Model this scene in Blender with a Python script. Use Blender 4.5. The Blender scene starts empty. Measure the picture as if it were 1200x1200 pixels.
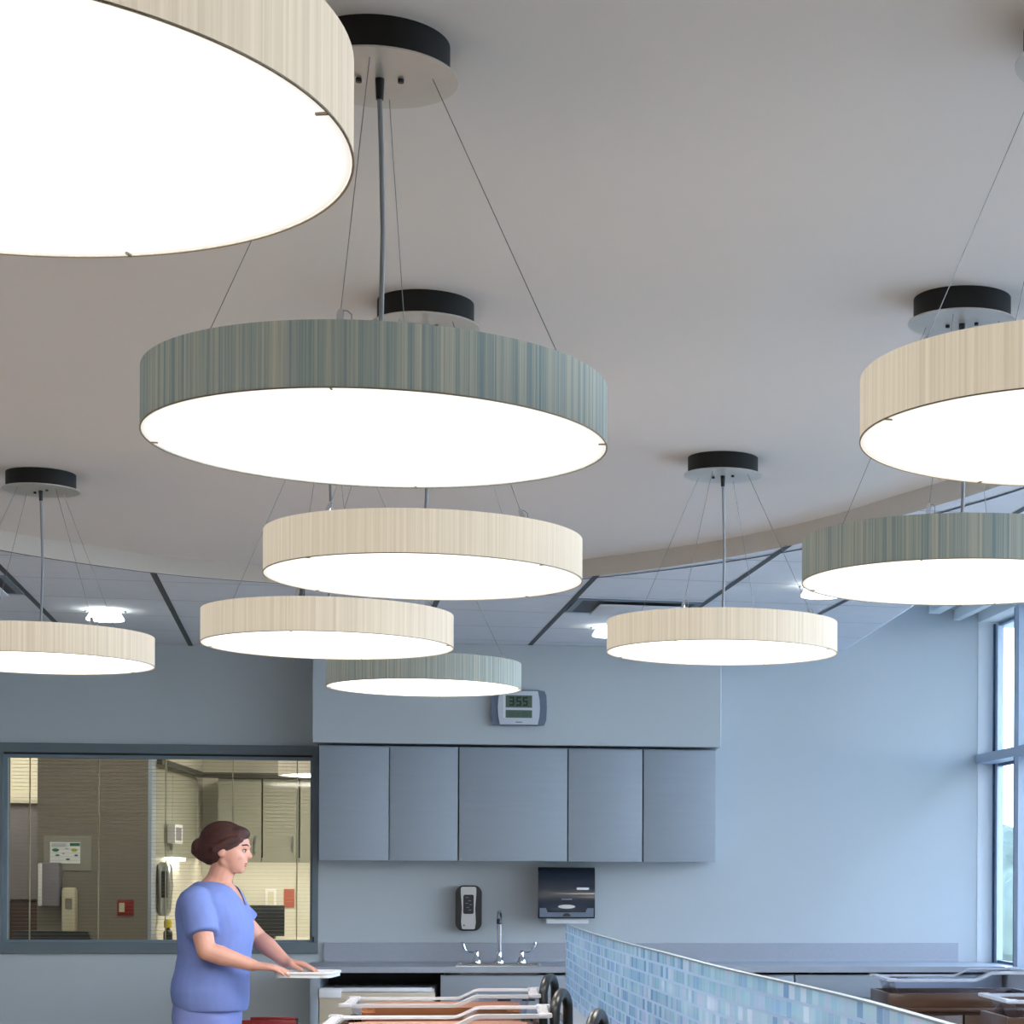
import bpy, bmesh, math, random
from mathutils import Vector, Matrix, noise
random.seed(7)
PI = math.pi
SC = bpy.context.scene
COL = SC.collection

# ------------------------------------------------------------------ helpers
def s2l(c):
    return tuple(((v/255)/12.92 if v/255 <= .04045 else ((v/255+.055)/1.055)**2.4) for v in c)

def mat(name, rgb, rough=.5, metal=0.0, vary=.04, scale=6.0, bump=0.0, bscale=40.0, emit=None, spec=.5, coat=0.0, stretch=None):
    """procedural principled material: base colour gently varied by object-space noise"""
    m = bpy.data.materials.new(name); m.use_nodes = True
    nt = m.node_tree; b = nt.nodes['Principled BSDF']
    c = s2l(rgb)
    tc = nt.nodes.new('ShaderNodeTexCoord'); nz = nt.nodes.new('ShaderNodeTexNoise')
    nz.inputs['Scale'].default_value = scale; nz.inputs['Detail'].default_value = 4
    src = tc.outputs['Object']
    if stretch:
        mp = nt.nodes.new('ShaderNodeMapping'); mp.inputs['Scale'].default_value = stretch
        nt.links.new(src, mp.inputs[0]); src = mp.outputs[0]
    nt.links.new(src, nz.inputs['Vector'])
    r = nt.nodes.new('ShaderNodeValToRGB')
    r.color_ramp.elements[0].position = .3; r.color_ramp.elements[1].position = .7
    r.color_ramp.elements[0].color = (*[v*(1-vary) for v in c], 1)
    r.color_ramp.elements[1].color = (*[min(1, v*(1+vary)) for v in c], 1)
    nt.links.new(nz.outputs['Fac'], r.inputs[0]); nt.links.new(r.outputs[0], b.inputs['Base Color'])
    b.inputs['Roughness'].default_value = rough; b.inputs['Metallic'].default_value = metal
    b.inputs['Specular IOR Level'].default_value = spec; b.inputs['Coat Weight'].default_value = coat
    if bump:
        n2 = nt.nodes.new('ShaderNodeTexNoise'); n2.inputs['Scale'].default_value = bscale
        nt.links.new(src, n2.inputs['Vector'])
        bp = nt.nodes.new('ShaderNodeBump'); bp.inputs['Strength'].default_value = bump; bp.inputs['Distance'].default_value = .01
        nt.links.new(n2.outputs['Fac'], bp.inputs['Height']); nt.links.new(bp.outputs[0], b.inputs['Normal'])
    if emit:
        b.inputs['Emission Color'].default_value = (*s2l(emit[0]), 1); b.inputs['Emission Strength'].default_value = emit[1]
    return m

def glassmat(name, tint=(.96, .98, 1), refl=.5, ior=1.45):
    m = bpy.data.materials.new(name); m.use_nodes = True
    nt = m.node_tree; nt.nodes.clear()
    o = nt.nodes.new('ShaderNodeOutputMaterial'); t = nt.nodes.new('ShaderNodeBsdfTransparent')
    g = nt.nodes.new('ShaderNodeBsdfGlossy'); mx = nt.nodes.new('ShaderNodeMixShader'); f = nt.nodes.new('ShaderNodeFresnel')
    mu = nt.nodes.new('ShaderNodeMath'); mu.operation = 'MULTIPLY'; mu.inputs[1].default_value = refl
    t.inputs[0].default_value = (*tint, 1); g.inputs['Roughness'].default_value = .03; f.inputs[0].default_value = ior
    nt.links.new(f.outputs[0], mu.inputs[0]); nt.links.new(mu.outputs[0], mx.inputs[0])
    nt.links.new(t.outputs[0], mx.inputs[1]); nt.links.new(g.outputs[0], mx.inputs[2]); nt.links.new(mx.outputs[0], o.inputs[0])
    return m

def box(bm, x0, x1, y0, y1, z0, z1, bev=0.0, seg=2):
    r = bmesh.ops.create_cube(bm, size=1)
    vs = r['verts']
    for v in vs:
        v.co = Vector(((x0+x1)/2+v.co.x*(x1-x0), (y0+y1)/2+v.co.y*(y1-y0), (z0+z1)/2+v.co.z*(z1-z0)))
    if bev:
        es = list({e for v in vs for e in v.link_edges})
        bmesh.ops.bevel(bm, geom=es, offset=bev, segments=seg, affect='EDGES', profile=.5)

def lathe(bm, prof, n=48, c=(0, 0, 0), close=False):
    """prof: list of (r,z) ; revolve about z through c"""
    rings = []
    for r, z in prof:
        if r < 1e-6:
            rings.append([bm.verts.new((c[0], c[1], c[2]+z))])
        else:
            rings.append([bm.verts.new((c[0]+r*math.cos(2*PI*i/n), c[1]+r*math.sin(2*PI*i/n), c[2]+z)) for i in range(n)])
    pr = list(zip(rings, rings[1:]))
    if close: pr.append((rings[-1], rings[0]))
    for a, b in pr:
        for i in range(n):
            j = (i+1) % n
            if len(a) == 1 and len(b) == 1: continue
            if len(a) == 1: bm.faces.new((a[0], b[i], b[j]))
            elif len(b) == 1: bm.faces.new((a[i], a[j], b[0]))
            else: bm.faces.new((a[i], a[j], b[j], b[i]))

def tube(bm, pts, rad, n=10, cap=True):
    """swept tube through points; rad is a number or list"""
    P = [Vector(p) for p in pts]; rs = rad if isinstance(rad, (list, tuple)) else [rad]*len(P)
    rings = []; prev = None
    for i, p in enumerate(P):
        t = (P[min(i+1, len(P)-1)]-P[max(i-1, 0)]).normalized()
        if prev is None:
            a = Vector((0, 0, 1)) if abs(t.z) < .9 else Vector((1, 0, 0))
            u = t.cross(a).normalized()
        else:
            u = (prev-t*prev.dot(t)).normalized()
        prev = u; w = t.cross(u)
        rings.append([bm.verts.new(p+(u*math.cos(2*PI*k/n)+w*math.sin(2*PI*k/n))*rs[i]) for k in range(n)])
    for a, b in zip(rings, rings[1:]):
        for i in range(n):
            j = (i+1) % n; bm.faces.new((a[i], a[j], b[j], b[i]))
    if cap:
        bm.faces.new(rings[0][::-1]); bm.faces.new(rings[-1])

def loft(bm, rings):
    vr = [[bm.verts.new(p) for p in r] for r in rings]; n = len(vr[0])
    for a, b in zip(vr, vr[1:]):
        for i in range(n):
            j = (i+1) % n; bm.faces.new((a[i], a[j], b[j], b[i]))
    bm.faces.new(vr[0][::-1]); bm.faces.new(vr[-1])

def prism(bm, poly, z0, z1, f=lambda a, b, z: (a, b, z)):
    lo = [bm.verts.new(f(a, b, z0)) for a, b in poly]; hi = [bm.verts.new(f(a, b, z1)) for a, b in poly]
    n = len(poly)
    for i in range(n):
        j = (i+1) % n; bm.faces.new((lo[i], lo[j], hi[j], hi[i]))
    bm.faces.new(lo[::-1]); bm.faces.new(hi)

def rrect(x0, x1, z0, z1, r, n=5):
    out = []
    for cx, cz, a0 in ((x1-r, z1-r, 0), (x0+r, z1-r, PI/2), (x0+r, z0+r, PI), (x1-r, z0+r, 1.5*PI)):
        for k in range(n+1):
            a = a0+PI/2*k/n; out.append((cx+r*math.cos(a), cz+r*math.sin(a)))
    return out
FRONT = lambda a, b, z: (a, z, b)       # prism drawn in XZ, extruded along Y

def sphere(bm, c, r, n=16, rot=None):
    if not isinstance(r, (tuple, list)): r = (r, r, r)
    res = bmesh.ops.create_uvsphere(bm, u_segments=n, v_segments=max(6, n*2//3), radius=1)
    for v in res['verts']:
        q = Vector((v.co.x*r[0], v.co.y*r[1], v.co.z*r[2]))
        if rot is not None: q = rot @ q
        v.co = q+Vector(c)

def obj(name, bm, m, parent=None, smooth=False, loc=None):
    bmesh.ops.recalc_face_normals(bm, faces=bm.faces[:])
    me = bpy.data.meshes.new(name); bm.to_mesh(me); bm.free()
    if smooth:
        for p in me.polygons: p.use_smooth = True
        try: me.set_sharp_from_angle(angle=math.radians(35))
        except Exception: pass
    for k in (m if isinstance(m, (list, tuple)) else [m]): me.materials.append(k)
    o = bpy.data.objects.new(name, me); COL.objects.link(o)
    if parent: o.parent = parent
    if loc: o.location = loc
    return o

def B(fn):
    bm = bmesh.new(); fn(bm); return bm
def bx(name, m, dims, parent=None, bev=0.0):
    bm = bmesh.new(); box(bm, *dims, bev=bev); return obj(name, bm, m, parent, smooth=bool(bev))

def thing(name, label, cat, loc=(0, 0, 0), rz=0.0, group=None):
    o = bpy.data.objects.new(name, None); COL.objects.link(o)
    o.empty_display_size = .1; o.location = loc; o.rotation_euler = (0, 0, rz)
    return tag(o, label, cat, group)
def tag(o, label, cat, group=None):
    o['label'] = label; o['category'] = cat
    if group: o['group'] = group
    return o
def struct(name, bm, m, smooth=False):
    o = obj(name, bm, m, None, smooth); o['kind'] = 'structure'; return o
def sbox(name, m, dims, bev=0.0):
    bm = bmesh.new(); box(bm, *dims, bev=bev); return struct(name, bm, m)
def dup(root, loc, rz, label, group=None):
    r = root.copy(); COL.objects.link(r); r.location = loc; r.rotation_euler = (0, 0, rz); r['label'] = label
    if group: r['group'] = group
    for ch in list(root.children):
        c = ch.copy(); COL.objects.link(c); c.parent = r
        for g in list(ch.children):
            d = g.copy(); COL.objects.link(d); d.parent = c
    return r

# ------------------------------------------------------------------ materials
M = {}
M['wall'] = mat('wall_paint', (184, 191, 195), .75, vary=.015, scale=2, bump=.03, bscale=180)
M['wall_white'] = mat('window_wall_paint', (222, 227, 230), .7, vary=.01, scale=2)
M['gyp'] = mat('ceiling_plaster', (232, 226, 221), .9, vary=.01, scale=1.2)
M['fascia'] = mat('fascia_plaster', (214, 206, 195), .85, vary=.01)
M['tile'] = mat('ceiling_tile', (226, 230, 237), .9, vary=.02, scale=14, bump=.05, bscale=220)
M['reveal'] = mat('ceiling_channel', (74, 79, 87), .6, vary=.03)
M['seam'] = mat('tile_seam', (140, 147, 156), .8, vary=.02)
M['floor'] = mat('floor_vinyl', (186, 173, 156), .35, vary=.05, scale=3)
M['frame'] = mat('dark_window_frame', (102, 113, 120), .45, vary=.02)
M['stop'] = mat('window_stop', (112, 128, 140), .45, vary=.02)
M['shadow_line'] = mat('shadow_line', (25, 26, 28), .6)
M['alum'] = mat('window_aluminium', (168, 182, 200), .35, .15, vary=.015)
M['alum_dark'] = mat('bead_and_edge_shade', (60, 84, 112), .4, .2)
M['cab'] = mat('cabinet_laminate', (150, 159, 168), .55, vary=.02, scale=5, stretch=(1, 1, 9))
M['cabcore'] = mat('cabinet_carcass', (150, 160, 170), .6)
M['top'] = mat('worktop_solid_surface', (160, 164, 173), .35, vary=.03, scale=60)
M['black'] = mat('black_plastic', (28, 30, 34), .4, vary=.05)
M['blackmetal'] = mat('black_metal_can', (13, 12, 11), .6, vary=.05)
M['rubber'] = mat('black_foam_grip', (30, 32, 33), .35, vary=.1, scale=30)
M['dark_blue'] = mat('dark_smoke_plastic', (34, 42, 54), .18, vary=.06, coat=.4)
M['silver'] = mat('silver_plastic', (204, 202, 198), .35, .0)
M['white'] = mat('white_plastic', (226, 227, 230), .4, vary=.02)
M['paper'] = mat('white_paper', (232, 234, 238), .8)
M['chrome'] = mat('polished_chrome', (220, 224, 230), .08, 1.0, vary=.01)
M['steel'] = mat('brushed_steel', (186, 190, 194), .28, 1.0, vary=.04, stretch=(30, 1, 1))
M['plate'] = mat('brushed_nickel_plate', (212, 207, 198), .32, .5, vary=.07, scale=9)
M['wire'] = mat('steel_wire', (150, 150, 150), .4, .7)
M['cord'] = mat('grey_cord', (150, 155, 160), .5)
M['beige'] = mat('beige_panel', (204, 191, 168), .5, vary=.03)
M['red'] = mat('red_enamel', (138, 34, 34), .35, vary=.04)
M['wood'] = mat('cherry_wood', (74, 47, 29), .35, vary=.22, scale=5, stretch=(1, 9, 9), coat=.2)
M['acrylic'] = glassmat('clear_acrylic', (.94, .945, .975), .35, 1.4)
M['flange'] = glassmat('acrylic_flange', (.94, .945, .975), .8, 1.5)
_nt = M['flange'].node_tree; _o = [n for n in _nt.nodes if n.type == 'OUTPUT_MATERIAL'][0]; _src = _o.inputs[0].links[0].from_socket
_d = _nt.nodes.new('ShaderNodeBsdfDiffuse'); _d.inputs[0].default_value = (.9, .9, .94, 1); _m = _nt.nodes.new('ShaderNodeMixShader'); _m.inputs[0].default_value = .34
_nt.links.new(_src, _m.inputs[1]); _nt.links.new(_d.outputs[0], _m.inputs[2]); _nt.links.new(_m.outputs[0], _o.inputs[0])
M['glass'] = glassmat('window_glass', (.97, .985, .985), .55)
M['glass_in'] = glassmat('interior_glass', (.86, .87, .84), .8)
M['slat'] = mat('blind_slat', (150, 148, 138), .5)
M['skin'] = mat('skin', (206, 152, 132), .5, vary=.05, scale=20)
M['hair'] = mat('dark_brown_hair', (66, 32, 26), .6, vary=.35, scale=14, bump=.5, bscale=70, stretch=(1, 1, 6))
M['scrub'] = mat('periwinkle_scrubs', (112, 130, 192), .85, vary=.05, scale=7, bump=.35, bscale=14)
M['scrub2'] = mat('periwinkle_trousers', (124, 138, 200), .85, vary=.05, scale=7, bump=.3, bscale=14)
M['eye'] = mat('eye', (60, 45, 40), .2)
M['lip'] = mat('lips', (178, 98, 92), .45)
M['shoe'] = mat('white_shoe', (210, 210, 212), .5)
M['lcd'] = mat('green_lcd', (92, 112, 98), .25, vary=.03)
M['lcd_dark'] = mat('lcd_digit', (22, 32, 30), .4)
M['lcd_faint'] = mat('lcd_faint_digit', (68, 84, 74), .4)
M['clock_grey'] = mat('clock_side', (104, 116, 134), .4)
M['clock_bezel'] = mat('clock_bezel', (200, 206, 216), .35)
M['taupe'] = mat('taupe_wall', (128, 122, 112), .8, vary=.03)
M['cream'] = mat('cream_wall', (206, 202, 190), .75, vary=.02)
M['olive'] = mat('olive_laminate', (150, 150, 138), .6, vary=.02)
M['olive_dark'] = mat('olive_trim', (62, 62, 56), .6)
M['lavender'] = mat('lavender_panel', (128, 124, 134), .6)
M['brown'] = mat('dark_brown_cabinet', (64, 42, 36), .5, vary=.1)
M['yellow'] = mat('yellow_plastic', (212, 190, 40), .4)
M['green'] = mat('green_ink', (38, 112, 88), .7)
M['lime'] = mat('lime_ink', (170, 184, 70), .7)
M['ink'] = mat('dark_ink', (70, 96, 110), .7)
M['ivory'] = mat('ivory_plastic', (206, 200, 176), .4)
M['pink'] = mat('faded_red_plate', (178, 96, 80), .5)
M['leaf'] = mat('tree_leaves', (84, 98, 84), .8, vary=.3, scale=3)
M['bark'] = mat('tree_bark', (50, 42, 36), .9)
M['grass'] = mat('outdoor_lawn', (108, 116, 114), .9, vary=.15, scale=.3)

def emis(name, rgb, strength, edge=None, R=1.0):
    m = bpy.data.materials.new(name); m.use_nodes = True
    nt = m.node_tree; nt.nodes.clear()
    o = nt.nodes.new('ShaderNodeOutputMaterial'); e = nt.nodes.new('ShaderNodeEmission')
    e.inputs[0].default_value = (*rgb, 1); e.inputs[1].default_value = strength
    if edge:   # a diffuser is brightest over its lamps and fades towards its rim
        tc = nt.nodes.new('ShaderNodeTexCoord'); ln = nt.nodes.new('ShaderNodeVectorMath'); ln.operation = 'LENGTH'
        mp = nt.nodes.new('ShaderNodeMapping'); mp.inputs['Scale'].default_value = (1/R, 1/R, 0)
        nt.links.new(tc.outputs['Object'], mp.inputs[0]); nt.links.new(mp.outputs[0], ln.inputs[0])
        rp = nt.nodes.new('ShaderNodeMapRange'); rp.interpolation_type = 'SMOOTHSTEP'
        rp.inputs['From Min'].default_value = .6; rp.inputs['From Max'].default_value = 1.0
        rp.inputs['To Min'].default_value = strength; rp.inputs['To Max'].default_value = edge
        nt.links.new(ln.outputs['Value'], rp.inputs[0]); nt.links.new(rp.outputs[0], e.inputs[1])
    nt.links.new(e.outputs[0], o.inputs[0]); return m

def shade_mat(name, lo, hi, glow, gcol):
    """thread-wound drum shade: vertical streaks round the drum, lit through from inside"""
    m = bpy.data.materials.new(name); m.use_nodes = True
    nt = m.node_tree; b = nt.nodes['Principled BSDF']
    tc = nt.nodes.new('ShaderNodeTexCoord'); sp = nt.nodes.new('ShaderNodeSeparateXYZ')
    nt.links.new(tc.outputs['Object'], sp.inputs[0])
    at = nt.nodes.new('ShaderNodeMath'); at.operation = 'ARCTAN2'
    nt.links.new(sp.outputs['Y'], at.inputs[0]); nt.links.new(sp.outputs['X'], at.inputs[1])
    cb = nt.nodes.new('ShaderNodeCombineXYZ'); nt.links.new(at.outputs[0], cb.inputs[0])
    zz = nt.nodes.new('ShaderNodeMath'); zz.operation = 'MULTIPLY'; zz.inputs[1].default_value = .012
    nt.links.new(sp.outputs['Z'], zz.inputs[0]); nt.links.new(zz.outputs[0], cb.inputs[1])
    oi = nt.nodes.new('ShaderNodeObjectInfo'); nt.links.new(oi.outputs['Random'], cb.inputs[2])
    n1 = nt.nodes.new('ShaderNodeTexNoise'); n1.inputs['Scale'].default_value = 52; n1.inputs['Detail'].default_value = 6; n1.inputs['Roughness'].default_value = .72
    nt.links.new(cb.outputs[0], n1.inputs['Vector'])
    r = nt.nodes.new('ShaderNodeValToRGB'); r.color_ramp.elements[0].position = .33; r.color_ramp.elements[1].position = .70
    r.color_ramp.elements[0].color = (*s2l(lo), 1); r.color_ramp.elements[1].color = (*s2l(hi), 1)
    nt.links.new(n1.outputs['Fac'], r.inputs[0]); nt.links.new(r.outputs[0], b.inputs['Base Color'])
    b.inputs['Roughness'].default_value = .8
    mm = nt.nodes.new('ShaderNodeMix'); mm.data_type = 'RGBA'; mm.blend_type = 'MULTIPLY'; mm.inputs['Factor'].default_value = 1
    nt.links.new(r.outputs[0], mm.inputs['A']); mm.inputs['B'].default_value = (*gcol, 1)
    nt.links.new(mm.outputs['Result'], b.inputs['Emission Color']); b.inputs['Emission Strength'].default_value = glow
    return m
LR = .3707
M['diffuser'] = emis('lamp_diffuser', (1, .95, .885), 13.0, .6, LR)
M['shade_white'] = shade_mat('cream_thread_shade', (146, 139, 128), (170, 164, 153), 1.0, (1, .955, .87))
M['shade_teal'] = shade_mat('teal_thread_shade', (92, 118, 126), (172, 168, 152), .26, (1, .98, .93))
M['rim'] = mat('shade_rim', (150, 136, 112), .6)
M['downlight'] = emis('downlight_glass', (.93, 1, .96), 4.0)
M['undercab'] = emis('under_cabinet_tube', (1, .94, .8), 14.0)

# ------------------------------------------------------------------ the room
DW = 11.4                      # the back wall
GZ, TZ, PZ = 2.752, 2.68, 3.10  # plaster cloud, tile ceiling, window pocket
CX = 2.691                     # corner of back wall and window wall
WD = Vector((-.042, .999, 0)).normalized(); WN = Vector((WD.y, -WD.x, 0))   # along / outward of window wall
def ww(along, out, z):         # along: metres from the corner towards the camera
    p = Vector((CX, DW, 0))-WD*along+WN*out
    return (p.x, p.y, z)
def wbox(bm, a0, a1, o0, o1, z0, z1):
    vs = [bm.verts.new(ww(a, o, z)) for z in (z0, z1) for a, o in ((a0, o0), (a1, o0), (a1, o1), (a0, o1))]
    for f in ((0, 1, 2, 3), (4, 5, 6, 7), (0, 1, 5, 4), (1, 2, 6, 5), (2, 3, 7, 6), (3, 0, 4, 7)):
        bm.faces.new([vs[i] for i in f])

LX, RY = -5.0, -3.0
sbox('floor', M['floor'], (LX-.2, 4.2, RY-.2, 17.2, -.12, 0))
# back wall with the observation window opening
WX0, WX1, WZ0, WZ1 = -2.805, -1.078, .966, 2.128
bm = bmesh.new()
box(bm, LX-.15, WX0, DW, DW+.14, 0, 3.25)
box(bm, WX1, CX+.115, DW, DW+.14, 0, 3.25)
box(bm, WX0, WX1, DW, DW+.14, 0, WZ0)
box(bm, WX0, WX1, DW, DW+.14, WZ1, 3.25)
struct('wall_back', bm, M['wall'])
sbox('wall_left', M['wall'], (LX-.15, LX, RY, DW, 0, 3.25))
sbox('wall_rear', M['wall'], (LX-.15, 4.1, RY-.15, RY, 0, 3.25))
sbox('wall_soffit', M['wall'], (-1.083, 1.154, 11.07, DW, 2.128, TZ), .004)

# plaster cloud with its curved fascia
FC = [(-3.35, 3.2), (-3.15, 5.0), (-2.85, 6.4), (-2.45, 7.38), (-2.2, 7.82), (-2.002, 8.128), (-1.88, 8.29), (-1.754, 8.425), (-1.63, 8.545), (-1.506, 8.65), (-1.309, 8.765),
      (-1.054, 8.868), (-.75, 8.93), (-.45, 8.92), (-.15, 8.82), (.08, 8.69), (.304, 8.504), (.50, 8.32), (.686, 8.115), (.84, 7.92), (.985, 7.70), (1.084, 7.53),
      (1.21, 7.27), (1.326, 6.975), (1.44, 6.69), (1.548, 6.399), (1.70, 5.85), (1.82, 5.2), (1.88, 4.4), (1.90, 3.2)]
def smooth_curve(P, k=3):
    out = []
    for i in range(len(P)-1):
        p0 = Vector(P[max(i-1, 0)]); p1 = Vector(P[i]); p2 = Vector(P[i+1]); p3 = Vector(P[min(i+2, len(P)-1)])
        for j in range(k):
            t = j/k
            out.append(tuple(.5*((2*p1)+(p2-p0)*t+(2*p0-5*p1+4*p2-p3)*t*t+(3*p1-p0-3*p2+p3)*t**3)))
    out.append(P[-1]); return out
FCS = smooth_curve(FC)
def in_cloud(x, y):
    P = FCS+[(1.90, RY), (-3.35, RY)]; c = False; j = len(P)-1
    for i in range(len(P)):
        if (P[i][1] > y) != (P[j][1] > y) and x < (P[j][0]-P[i][0])*(y-P[i][1])/(P[j][1]-P[i][1])+P[i][0]: c = not c
        j = i
    return c
bm = bmesh.new()
ctr = bm.verts.new((-.7, 3.0, GZ)); vs = [bm.verts.new((x, y, GZ)) for x, y in FCS+[(1.90, RY), (-3.35, RY)]]
for i in range(len(vs)): bm.faces.new((ctr, vs[i], vs[(i+1) % len(vs)]))
struct('ceiling', bm, M['gyp'])
bm = bmesh.new()
lo = [bm.verts.new((x, y, TZ-.004)) for x, y in [(-3.35, RY)]+FCS+[(1.90, RY)]]; hi = [bm.verts.new((x, y, GZ)) for x, y in [(-3.35, RY)]+FCS+[(1.90, RY)]]
for i in range(len(lo)-1): bm.faces.new((lo[i], lo[i+1], hi[i+1], hi[i]))
struct('trim_1', bm, M['fascia'], True)
TX = 1.852                     # free edge of the tile ceiling by the window pocket
E_ = [(1.98, RY), (1.98, 3.2), (1.96, 5), (TX+.03, 7), (TX+.01, 9.2), (1.84, DW)]
def tile_edge(y):
    for (xa, ya), (xb, yb) in zip(E_, E_[1:]):
        if ya <= y <= yb: return xa+(xb-xa)*(y-ya)/(yb-ya)
    return 1.84
inner = [(-3.35, RY)]+FCS+[(1.90, RY)]; IN, OUT = [], []
il = max(i for i, p in enumerate(inner) if p[0] <= -2.002); ir = min(i for i, p in enumerate(inner) if p[0] >= 1.0)
for i, (x, y) in enumerate(inner):
    if i <= il: IN.append((x, y)); OUT.append((LX, y))
    if i == il: IN += [(x, y)]*2; OUT += [(LX, DW), (x, DW)]
    if il < i < ir: IN.append((x, y)); OUT.append((x, DW))
    if i == ir: IN += [(x, y)]*2; OUT += [(x, DW), (1.84, DW)]
    if i >= ir: IN.append((x, y)); OUT.append((tile_edge(y), y))
bm = bmesh.new()
A_ = [bm.verts.new((x, y, TZ)) for x, y in IN]; B_ = [bm.verts.new((x, y, TZ)) for x, y in OUT]
for i in range(len(A_)-1): bm.faces.new((A_[i], A_[i+1], B_[i+1], B_[i]))
bmesh.ops.remove_doubles(bm, verts=bm.verts[:], dist=1e-5)
struct('ceiling_tiles', bm, M['tile'])
# tile edge upstand and the high pocket along the windows
bm = bmesh.new()
a = [bm.verts.new((x, y, TZ)) for x, y in E_]; b = [bm.verts.new((x, y, PZ)) for x, y in E_]
for i in range(len(a)-1): bm.faces.new((a[i], a[i+1], b[i+1], b[i]))
struct('trim_2', bm, M['tile'])
sbox('ceiling_pocket', M['wall_white'], (1.80, 3.9, RY, DW, PZ, PZ+.08))
# channels between the tiles (one direction) and the fine seams across
TD = Vector((-.0985, .9951)); TP = Vector((.9951, .0985))
bm = bmesh.new(); bs = bmesh.new()
def gpt(u, v): q = TP*u+TD*v; return q.x, q.y
def strip(b_, u0, u1, v0, v1, z):
    vs_ = [b_.verts.new((*gpt(u, v), z)) for u, v in ((u0, v0), (u1, v0), (u1, v1), (u0, v1))]; b_.faces.new(vs_)
U4 = Vector((.2, 9.99)).dot(TP)
us = [U4+.611*k for k in range(-8, 4)]
def runs(fn, lo_, hi_, st=.02):
    out = []; s = None; t = lo_
    while t <= hi_:
        x, y = fn(t); ok = (not in_cloud(x, y)) and y < DW and x < TX-.01 and x > LX and y > 3
        if ok and s is None: s = t
        if not ok and s is not None: out.append((s, t-st)); s = None
        t += st
    if s is not None: out.append((s, hi_))
    return out
for u in us:
    for v0, v1 in runs(lambda t: gpt(u, t), 3, 12.2):
        strip(bm, u-.0135, u+.0135, v0, v1+.02, TZ-.0015)
for k in range(-8, 6):
    v = 8.44+.598*k
    for u0, u1 in runs(lambda t: gpt(t, v), -5, 4):
        strip(bs, u0, u1, v-.003, v+.003, TZ-.001)
struct('trim_3', bm, M['reveal']); struct('trim_4', bs, M['seam'])
# dark shadow joint following the fascia
bm = bmesh.new(); nrm = []
pts = FCS
for i, p in enumerate(pts):
    t = (Vector(pts[min(i+1, len(pts)-1)])-Vector(pts[max(i-1, 0)])).normalized(); n = Vector((-t.y, t.x))
    k = i/(len(pts)-1); off = .012+.075*max(0, min(1, (k-.45)/.25))
    nrm.append((Vector(p)+n*off, Vector(p)+n*(off+.014)))
A_ = [bm.verts.new((a.x, a.y, TZ-.0025)) for a, b in nrm]; B_ = [bm.verts.new((b.x, b.y, TZ-.0025)) for a, b in nrm]
for i in range(len(A_)-1): bm.faces.new((A_[i], A_[i+1], B_[i+1], B_[i]))
struct('trim_5', bm, M['reveal'])
# shade boxes in the pocket
bm = bmesh.new(); wbox(bm, .02, 13, -.30, -.235, 2.937, 2.985); struct('trim_6', bm, M['wall_white'])
bm = bmesh.new(); wbox(bm, .02, 13, -.155, -.115, 2.90, 2.96); wbox(bm, .02, 13, -.115, -.10, 2.915, 2.96); struct('trim_7', bm, M['wall_white'])

# window wall on the right: sill wall, head, mullions, transom, panes
bm = bmesh.new()
wbox(bm, -.2, 15, .02, .30, 0, .905)
wbox(bm, -.2, 15, 0, .30, 2.893, 3.3)
wbox(bm, 9.47, 15, 0, .30, .905, 2.893)  # unseen solid stretch, added to cut window light on the nearest pendant
struct('wall_right', bm, M['wall_white'])
sbox('wall_jamb', M['wall_white'], (CX+.001, CX+.112, DW-.003, DW+.13, 0, 3.25))
bm = bmesh.new()
edges = [.74+1.45*k for k in range(0, 7)]
for a in edges: wbox(bm, a, a+.075, 0, .20, .905, 2.893)
struct('window_2', bm, M['alum'])
bm = bmesh.new(); wbox(bm, 0, 9.47, -.012, .10, 2.07, 2.122); struct('window_3', bm, M['alum'])
bm = bmesh.new(); bd = bmesh.new()
prev = 0.0
for a in edges:
    for z0, z1 in ((.915, 2.07), (2.122, 2.885)):
        wbox(bd, prev+.02 if prev == 0 else prev, (prev+.02 if prev == 0 else prev)+.016, .085, .13, z0, z1); wbox(bd, a-.016, a, .0, .03, z0, z1)  # dark strip on each mullion: shade of its inner edge put into colour
        wbox(bd, prev, a, .10, .125, z0, z0+.016); wbox(bd, prev, a, .10, .125, z1-.016, z1)
        wbox(bm, prev+.036, prev+.085, .095, .13, z0, z1)
    prev = a+.075
struct('window_4', bd, M['alum_dark']); struct('window_5', bm, M['alum'])
bm = bmesh.new(); prev = 0
for a in edges:
    for z0, z1 in ((.915, 2.08), (2.115, 2.89)):
        wbox(bm, prev, a, .110, .116, z0, z1)
    prev = a+.075
struct('window_6', bm, M['glass'])
bm = bmesh.new(); wbox(bm, 0, 15, -.02, .30, .895, .912); struct('trim_8', bm, M['alum'])

# observation window in the back wall
bm = bmesh.new(); F0 = DW-.022
for d in ((WX0, WX1, WZ1-.052, WZ1), (WX0, WX1, WZ0, WZ0+.062), (WX0, WX0+.022, WZ0+.062, WZ1-.052), (WX1-.034, WX1, WZ0+.062, WZ1-.052)):
    box(bm, d[0], d[1], F0, DW+.15, d[2], d[3], .002)
struct('window_1', bm, M['frame'])
bm = bmesh.new()
for d in ((WX0+.022, WX1-.034, WZ1-.080, WZ1-.063), (WX0+.022, WX1-.034, WZ0+.062, WZ0+.076), (WX0+.022, WX0+.044, WZ0+.076, WZ1-.080), (WX1-.046, WX1-.034, WZ0+.076, WZ1-.080)):
    box(bm, d[0], d[1], DW-.006, DW+.03, d[2], d[3])
struct('window_7', bm, M['stop'])
bm = bmesh.new(); box(bm, WX0+.022, WX1-.034, DW-.002, DW+.02, WZ1-.064, WZ1-.051); struct('frame_shadow_strip', bm, M['shadow_line'])  # dark strip put in for the shadow line under the outer frame
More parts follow.
